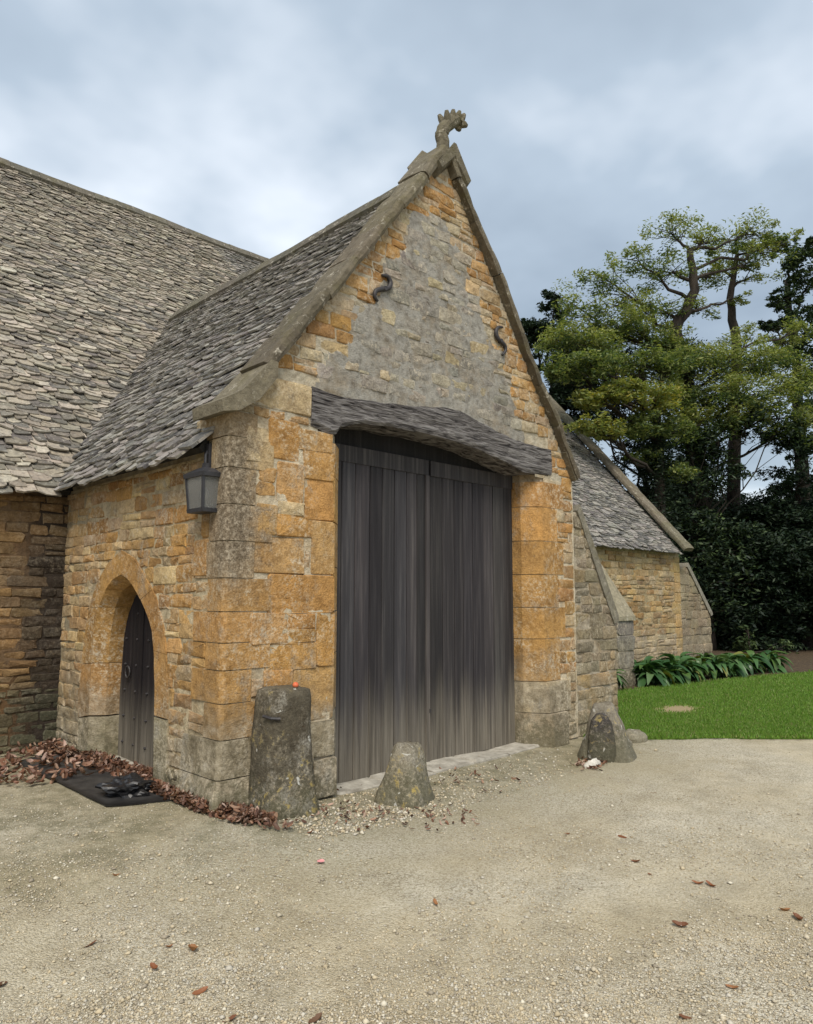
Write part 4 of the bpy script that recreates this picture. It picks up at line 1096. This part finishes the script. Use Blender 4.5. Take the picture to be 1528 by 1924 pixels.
def grass():
    g = np.random.default_rng(8); n = 190000
    px = g.uniform(1110, 1850, n); py = g.uniform(1255, 1392, n)**1.0
    d = _F[None]+((px-764)/FPX)[:, None]*R2-((py-962)/FPX)[:, None]*U2
    P = CAM+d*(-CAM[2]/d[:, 2])[:, None]; x, y = P[:, 0], P[:, 1]
    k = inpoly(x+g.normal(0, .09, n), y+g.normal(0, .09, n), LAWN) & ((((x-7.5)/.5)**2+((y-.1)/.3)**2) > g.uniform(.2, 1.6, n)) & ((x > W0+.05) & ((x > 5.7) | (y < -.05)))
    x, y = x[k], y[k]; n = len(x)
    h = g.uniform(.015, .042, n); w = g.uniform(.003, .006, n)*(1+np.hypot(x-CAM[0], y-CAM[1])/14); a = g.uniform(0, 6.28, n); l = g.uniform(0, .025, n); b = g.uniform(0, 6.28, n)
    V = np.stack([np.stack([x-w*np.cos(a), y-w*np.sin(a), np.full(n, .026)], -1), np.stack([x+w*np.cos(a), y+w*np.sin(a), np.full(n, .026)], -1), np.stack([x+l*np.cos(b), y+l*np.sin(b), .03+h], -1)], 1).reshape(-1, 3)
    Fq = np.arange(3*n).reshape(n, 3)
    pal = np.array([(.125, .24, .026), (.16, .285, .036), (.09, .19, .022), (.22, .29, .07), (.27, .26, .11)])
    o = kind(mk_np('lawn_grass', V, Fq, M_GRASS, None, pal[g.choice(5, n, p=[.3, .3, .2, .15, .05])]*g.uniform(.75, 1.2, (n, 1))), 'stuff'); o['label'] = 'short mown green grass of the lawn'; o['category'] = 'grass'
grass()

# ------------------------------------------------------------------ hostas along the far wall
def hosta_leaf():
    V = []; Fc = []
    for i in range(7):
        t = i/6; w = .055*math.sin(math.pi*min(1, .12+t*.86))**.9; x = .30*t; z = .34*t-.42*t*t
        for s in (-1, 0, 1): V.append((x, s*w, z+abs(s)*w*.45))
    Fc = [(i*3+j, i*3+j+1, i*3+j+4, i*3+j+3) for i in range(6) for j in range(2)]
    return V, Fc
r = random.Random(81); HL = []
for c in [(.05, .115, .038), (.068, .145, .05), (.034, .085, .03), (.11, .18, .075), (.18, .19, .05), (.085, .155, .042)]:
    V, Fc = hosta_leaf(); o = mk('leaf', V, Fc, M_HOSTA, None, c, True); HL.append(o.data); bpy.data.objects.remove(o)
hp = []
for i in range(11): hp.append((9.95+i*.43+r.uniform(-.08, .08), lerp(1.75, 1.20, i/10)+r.uniform(-.1, .1)))
for i in range(7): hp.append((10.4+i*.6, lerp(2.35, 1.85, i/6)+r.uniform(-.1, .1)))
hp += [(8.75, 1.9), (8.55, 2.4)]
for i, (x, y) in enumerate(hp):
    lab = ('leafy green hosta in the shade between near and middle buttress' if i >= 18 else 'leafy green hosta in the clump along the far barn wall')
    hs = r.uniform(.75, 1.15); h = empty('hosta', (x, y, .02), lab, 'plant', 'hostas along the barn wall')
    for k in range(46):
        o = bpy.data.objects.new('leaf', HL[r.choice((0, 1, 2, 3, 0, 1, 2, 3, 5, 4 if r.random() < .4 else 5))]); COL.objects.link(o); o.parent = h
        s = r.uniform(.75, 1.5)*hs; o.scale = (s, s, s*r.uniform(.8, 1.3)); o.rotation_euler = (r.uniform(-.3, .3), r.uniform(-.85, .35), k*2.4+r.uniform(-.3, .3)); o.location = (r.uniform(-.05, .05), r.uniform(-.05, .05), r.uniform(.02, .22))

# ------------------------------------------------------------------ trees
def at(px, py, D):
    d = ray(px, py); return CAM+d*(D/(d@_F))
class Leaves:
    def __init__(s, seed): s.g = np.random.default_rng(seed); s.V = []; s.C = []
    def spray(s, c, rad, n, size, pal, flat=.35, droop=0.0):
        g = s.g; u = g.normal(size=(n, 3)); u /= np.linalg.norm(u, axis=1)[:, None]; q = u*(g.uniform(0, 1, n)**.45)[:, None]*np.array([1, 1, flat])*rad
        q[:, 2] -= droop*(q[:, 0]**2+q[:, 1]**2)/max(rad, .01)
        P = q+np.array(c)
        a = g.normal(size=(n, 3)); a[:, 2] = a[:, 2]*.45-droop*.5; a /= np.linalg.norm(a, axis=1)[:, None]
        b = np.cross(a, g.normal(size=(n, 3))*.6+np.array([0, 0, 1])); b /= np.linalg.norm(b, axis=1)[:, None]+1e-9
        L = size*g.uniform(.6, 1.3, n)[:, None]; w = L*g.uniform(.26, .42, n)[:, None]
        Q = np.stack([P-a*L*.5, P+b*w*.5, P+a*L*.5, P-b*w*.5], 1); s.V.append(Q.reshape(-1, 3))
        pal = np.array(pal); s.C.append(pal[g.integers(0, len(pal), n)]*g.uniform(.75, 1.25, (n, 1)))
    def build(s, name, mat, parent):
        V = np.concatenate(s.V); C = np.concatenate(s.C); return mk_np(name, V, np.arange(len(V)).reshape(-1, 4), mat, parent, C)
def wob(a, b, n, amp, seed):
    a, b = Vector(a), Vector(b); L = (b-a).length
    return [a.lerp(b, i/n)+Vector((nz(seed, i*.7), nz(seed+5, i*.7), .6*nz(seed+9, i*.7)))*amp*L*math.sin(math.pi*i/n) for i in range(n+1)]
def tree(name, label, base, trunk, r0, clumps, pal, seed, mat, leaf, per, sprays, flat=.35, droop=0., group=None, ivy=False, limb=.10, airy=None):
    """trunk: points from base up; clumps: (centre, radii, density)"""
    g = random.Random(seed); T = empty(name, tuple(base), label, 'tree', group)
    loc = lambda V: [(v[0]-base[0], v[1]-base[1], v[2]-base[2]) for v in V]
    A = Acc(); tp = [Vector(p) for p in trunk]; path = []
    for i in range(len(tp)-1): path += wob(tp[i], tp[i+1], 4, .06, seed+i)[:-1]
    path.append(tp[-1]); n = len(path)
    rad = [r0*(1-.72*i/(n-1))+(.35*r0 if i == 0 else 0) for i in range(n)]
    A.add(*tube(path, rad, 9))
    Lv = Leaves(seed)
    for ci, (c, R, dens) in enumerate(clumps):
        c = Vector(c)
        # limb from the trunk point somewhat below the clump
        best = min(range(n), key=lambda i: (path[i]-c).length+2.0*max(0, path[i].z-(c.z-.35*(Vector((path[i].x, path[i].y, 0))-Vector((c.x, c.y, 0))).length)))
        lb = wob(path[best], c, 6, .16, seed+ci*3.1); r1 = min(rad[best]*.6, limb*(.6+.4*min(R)))
        A.add(*tube(lb, [lerp(r1, .018, k/6) for k in range(7)], 6))
        if callable(airy): dens *= airy(c)
        ns = max(4, int(sprays*dens))
        for k in range(ns):
            u = Vector((g.gauss(0, 1), g.gauss(0, 1), g.gauss(0, 1))).normalized()*(g.random()**.4)
            q = c+Vector((u.x*R[0], u.y*R[0], u.z*R[1]))
            st = lb[g.randrange(3, 7)]
            if k % 2 == 0 or (airy and airy(c) < .6): A.add(*tube(wob(st, q, 3, .2, seed+ci+k*.37), [.018, .013, .009, .004], 4, False))
            q = q+Vector((g.gauss(0, .16), g.gauss(0, .16), g.gauss(0, .13)))*R[0]
            rr = g.uniform(.18, .55)*min(1, R[0])
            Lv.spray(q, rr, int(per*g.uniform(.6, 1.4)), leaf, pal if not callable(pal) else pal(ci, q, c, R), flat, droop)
    o = A.build('trunk', M_BARK, T, True, False); o.data.transform(Matrix.Translation(-Vector(base)))
    o = Lv.build('crown', mat, T); o.data.transform(Matrix.Translation(-Vector(base)))
    if ivy:
        I = Leaves(seed+77)
        for i, p in enumerate(path):
            if i/(n-1) < ivy:
                for k in range(12):
                    a = g.random()*6.28; q_ = g.uniform(1.0, 2.4); I.spray((p.x+math.cos(a)*rad[i]*q_, p.y+math.sin(a)*rad[i]*q_, p.z+g.uniform(-.8, .8)), .5, 110, .12, [(.012, .026, .012), (.02, .035, .015), (.008, .018, .01)], 1.2)
        o = I.build('ivy', M_YEW, T); o.data.transform(Matrix.Translation(-Vector(base)))
    return T
LG = [(.215, .25, .075), (.17, .21, .06), (.265, .285, .09), (.13, .17, .05), (.29, .30, .10)]
YG = [(.27, .26, .05), (.32, .27, .045), (.20, .23, .05)]
DK = [(.014, .030, .016), (.022, .042, .020), (.009, .020, .012), (.030, .050, .022)]
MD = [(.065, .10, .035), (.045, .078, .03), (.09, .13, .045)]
def ground_at(px, D):
    p = at(px, 1119, D); return (float(p[0]), float(p[1]), 0.0)
def CL(L, dd=0): return [(tuple(at(x, y, D+dd)), (rx, rz), de) for x, y, D, rx, rz, de in L]
# airy broadleaf tree over the barn
D0 = 24
bA = ground_at(1318, D0)
cA = CL([(1262, 440, 24, 1.0, .55, 1), (1330, 455, 24.5, 1.0, .5, .9), (1420, 440, 25, .9, .4, .9), (1470, 455, 25.5, .6, .35, .7), (1200, 490, 23.5, 1.0, .5, 1), (1130, 520, 23, .9, .45, .9), (1250, 510, 24, 1.1, .6, 1), (1330, 520, 25, .8, .4, .6),
         (1420, 490, 25, .8, .35, .6), (1090, 580, 22.5, .9, .5, 1), (1170, 570, 23, 1.0, .5, 1), (1240, 580, 24, 1.0, .45, .9), (1060, 640, 22, .8, .5, 1), (1120, 650, 22, .9, .5, 1), (1310, 580, 24.5, .7, .3, .5), (1390, 560, 25, .6, .3, .4),
         (1300, 680, 23, 1.0, .45, 1.1), (1370, 680, 23, 1.1, .5, 1.2), (1440, 680, 23.5, 1.1, .5, 1.2), (1340, 740, 22.5, 1.1, .5, 1.2), (1420, 740, 22.5, 1.1, .55, 1.2), (1500, 720, 23, .9, .5, 1), (1270, 740, 23, .8, .4, .9), (1310, 800, 22.5, .9, .5, .9), (1380, 790, 22.5, 1, .5, .9), (1460, 780, 22.5, 1, .5, .9), (1510, 800, 22.5, .8, .5, .8), (1240, 650, 23.5, .9, .5, .9), (1200, 620, 23, .9, .5, .9), (1160, 610, 22.5, .8, .5, .9), (1490, 620, 24, .6, .4, .6)])
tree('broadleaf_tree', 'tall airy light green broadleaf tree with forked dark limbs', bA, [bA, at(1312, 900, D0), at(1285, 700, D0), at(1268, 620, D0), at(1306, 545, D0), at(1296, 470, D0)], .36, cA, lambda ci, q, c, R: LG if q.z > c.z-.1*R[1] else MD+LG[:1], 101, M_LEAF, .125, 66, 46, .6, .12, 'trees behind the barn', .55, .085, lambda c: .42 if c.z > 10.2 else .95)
bA2 = ground_at(1372, 25.5)
cA2 = CL([(1380, 470, 25.5, .9, .45, 1), (1440, 465, 25.5, .8, .4, 1), (1340, 500, 25.5, .7, .4, .6), (1410, 520, 25.5, .6, .35, .4), (1480, 640, 25, .7, .4, .8), (1400, 640, 25, .8, .4, .8)])
tree('broadleaf_tree', 'slender light green tree with twin bare upper stems', bA2, [bA2, at(1380, 850, 25.5), at(1384, 640, 25.5), at(1372, 560, 25.5), at(1385, 480, 25.5)], .26, cA2, LG, 131, M_LEAF, .125, 62, 40, .6, .1, 'trees behind the barn', False, .085, lambda c: .45)
# yellowing branches hanging over the far roof
bB = ground_at(1225, 19.5)
cB = CL([(1120, 745, 19, .55, .25, 1), (1180, 730, 19, .6, .28, 1.1), (1230, 750, 19.5, .7, .3, 1), (1060, 690, 19, .5, .3, .9), (1110, 690, 19, .7, .35, 1), (1190, 680, 20, .8, .4, 1), (1250, 690, 20, .8, .4, 1), (1105, 800, 18.5, .45, .2, .9), (1140, 810, 18.5, .45, .18, .7), (1200, 800, 19.5, .6, .3, .8), (1250, 810, 20, .7, .35, .8), (1215, 860, 20, .6, .3, .6), (1265, 880, 20, .6, .3, .6)])
tree('broadleaf_tree', 'broadleaf tree with yellowing branches hanging over the far roof', bB, [bB, at(1240, 900, 20), at(1235, 760, 20)], .22, cB, lambda ci, q, c, R: (YG+LG) if ci < 3 or ci in (7, 8) else LG[:4]+MD, 141, M_LEAF, .125, 62, 40, .55, .15, 'trees behind the barn', .8, .08)
# dark evergreens
def yew(px, D, tops, label, seed, rx=1.7, low=True, n=26, pal=DK, r0=.4, top=6.0, per=110, nm='yew_tree', leaf=.16):
    b = ground_at(px, D); g = random.Random(seed); cl = []
    if low:
        for k in range(n):
            z = g.uniform(.5, top); w = rx*(1-.35*(z/top)**2); a = g.random()*6.28
            cl.append(((b[0]+math.cos(a)*w*g.uniform(.5, 1), b[1]+math.sin(a)*w*g.uniform(.5, 1), z), (1.0, .75), 1.0))
    cl += CL([(x, y, D, a_, c_, d_) for x, y, a_, c_, d_ in tops])
    return tree(nm, label, b, [b, (b[0]+.1, b[1], top*.5), (b[0], b[1]+.1, top*.95)], r0, cl, pal, seed, M_YEW, leaf, per, 24, .6, .25, 'dark evergreens behind the barn', False, .08)
yew(1235, 27, [(1130, 700, 1.0, .8, 1), (1180, 760, 1.1, .9, 1), (1230, 800, 1.1, .9, 1), (1120, 780, 1.0, .8, 1), (1200, 870, 1.1, .9, 1), (1260, 900, 1.1, 1.0, 1), (1290, 960, 1.0, 1.0, 1)], 'dark yew standing directly behind the far roof slope', 201, 2.2, True, 24, top=5.5)
yew(1050, 26, [(1040, 575, .7, .4, .8), (1020, 620, .8, .5, 1), (1050, 660, .9, .6, 1), (1000, 620, .6, .4, .8), (1090, 690, .9, .7, 1), (1070, 740, 1, .8, 1), (1150, 680, .8, .6, 1)], 'dark conifer top rising between porch gable and airy tree', 211, 1.6, True, 20, top=9.5)
yew(1340, 28, [], 'dense black green yew in the shade past the end buttress', 221, 2.6, True, 40, top=5.2)
yew(1425, 24, [(1420, 1010, 1.1, .8, 1), (1450, 960, 1.0, .7, 1)], 'dense yew with low skirts beyond the lawn bed', 231, 2.0, True, 34, top=3.9)
yew(1520, 23, [(1500, 900, 1.0, .8, 1), (1530, 960, 1.2, .9, 1), (1490, 830, .7, .5, .7)], 'broad dark yew at the corner of the lawn', 241, 2.0, True, 34, top=4.2)
yew(1520, 27, [(1500, 480, .8, .6, 1), (1530, 520, .9, .6, 1), (1480, 560, .6, .4, .8), (1520, 600, .9, .5, 1), (1460, 610, .6, .35, .7), (1500, 650, .9, .5, .9), (1540, 700, .9, .7, 1), (1510, 770, .9, .6, .8), (1530, 840, 1, .6, .8)], 'tall cedar with drooping grey green boughs', 251, 1.5, False, 0, MD+DK, .35, 14.5, 60, 'cedar_tree', .2)
for i, (px, D, rx, top, lab) in enumerate([(1200, 36, 3.2, 6.5, 'broad dark evergreen far back behind the barn roof'), (1320, 37, 3.4, 7, 'tall evergreen in the far row behind the ivy clad trunk'), (1430, 36, 3.2, 6.2, 'bushy evergreen in the far row behind the low yew'), (1540, 36, 3.2, 7, 'dark evergreen closing the far row behind the cedar')]):
    yew(px, D, [], lab, 300+i*7, rx, True, 34, top=top, per=80, leaf=.22)
yew(1330, 22.5, [(1300, 850, .7, .5, 1), (1350, 830, .8, .5, 1), (1290, 910, .8, .6, 1), (1345, 900, .8, .6, .9), (1300, 980, .9, .7, 1), (1250, 960, .8, .6, 1), (1370, 1000, .8, .6, .8), (1400, 790, .8, .45, .8), (1460, 810, .8, .4, .6)], 'holly like evergreen crowding the foot of the airy tree', 261, .9, True, 14, DK+MD[:1], .16, 3.4, 60, 'evergreen_shrub', .16)
# saplings in the shade
b = ground_at(1405, 21.5); L_ = CL([(1405, 1190, 21.5, .35, .35, .6), (1398, 1215, 21.5, .3, .25, .5), (1470, 1220, 21, .4, .3, .5)])
tree('sapling', 'small leafy sapling in the shade under the yews', b, [b, at(1405, 1180, 21.5)], .03, L_, MD, 401, M_YEW, .13, 40, 14, .7, .2)
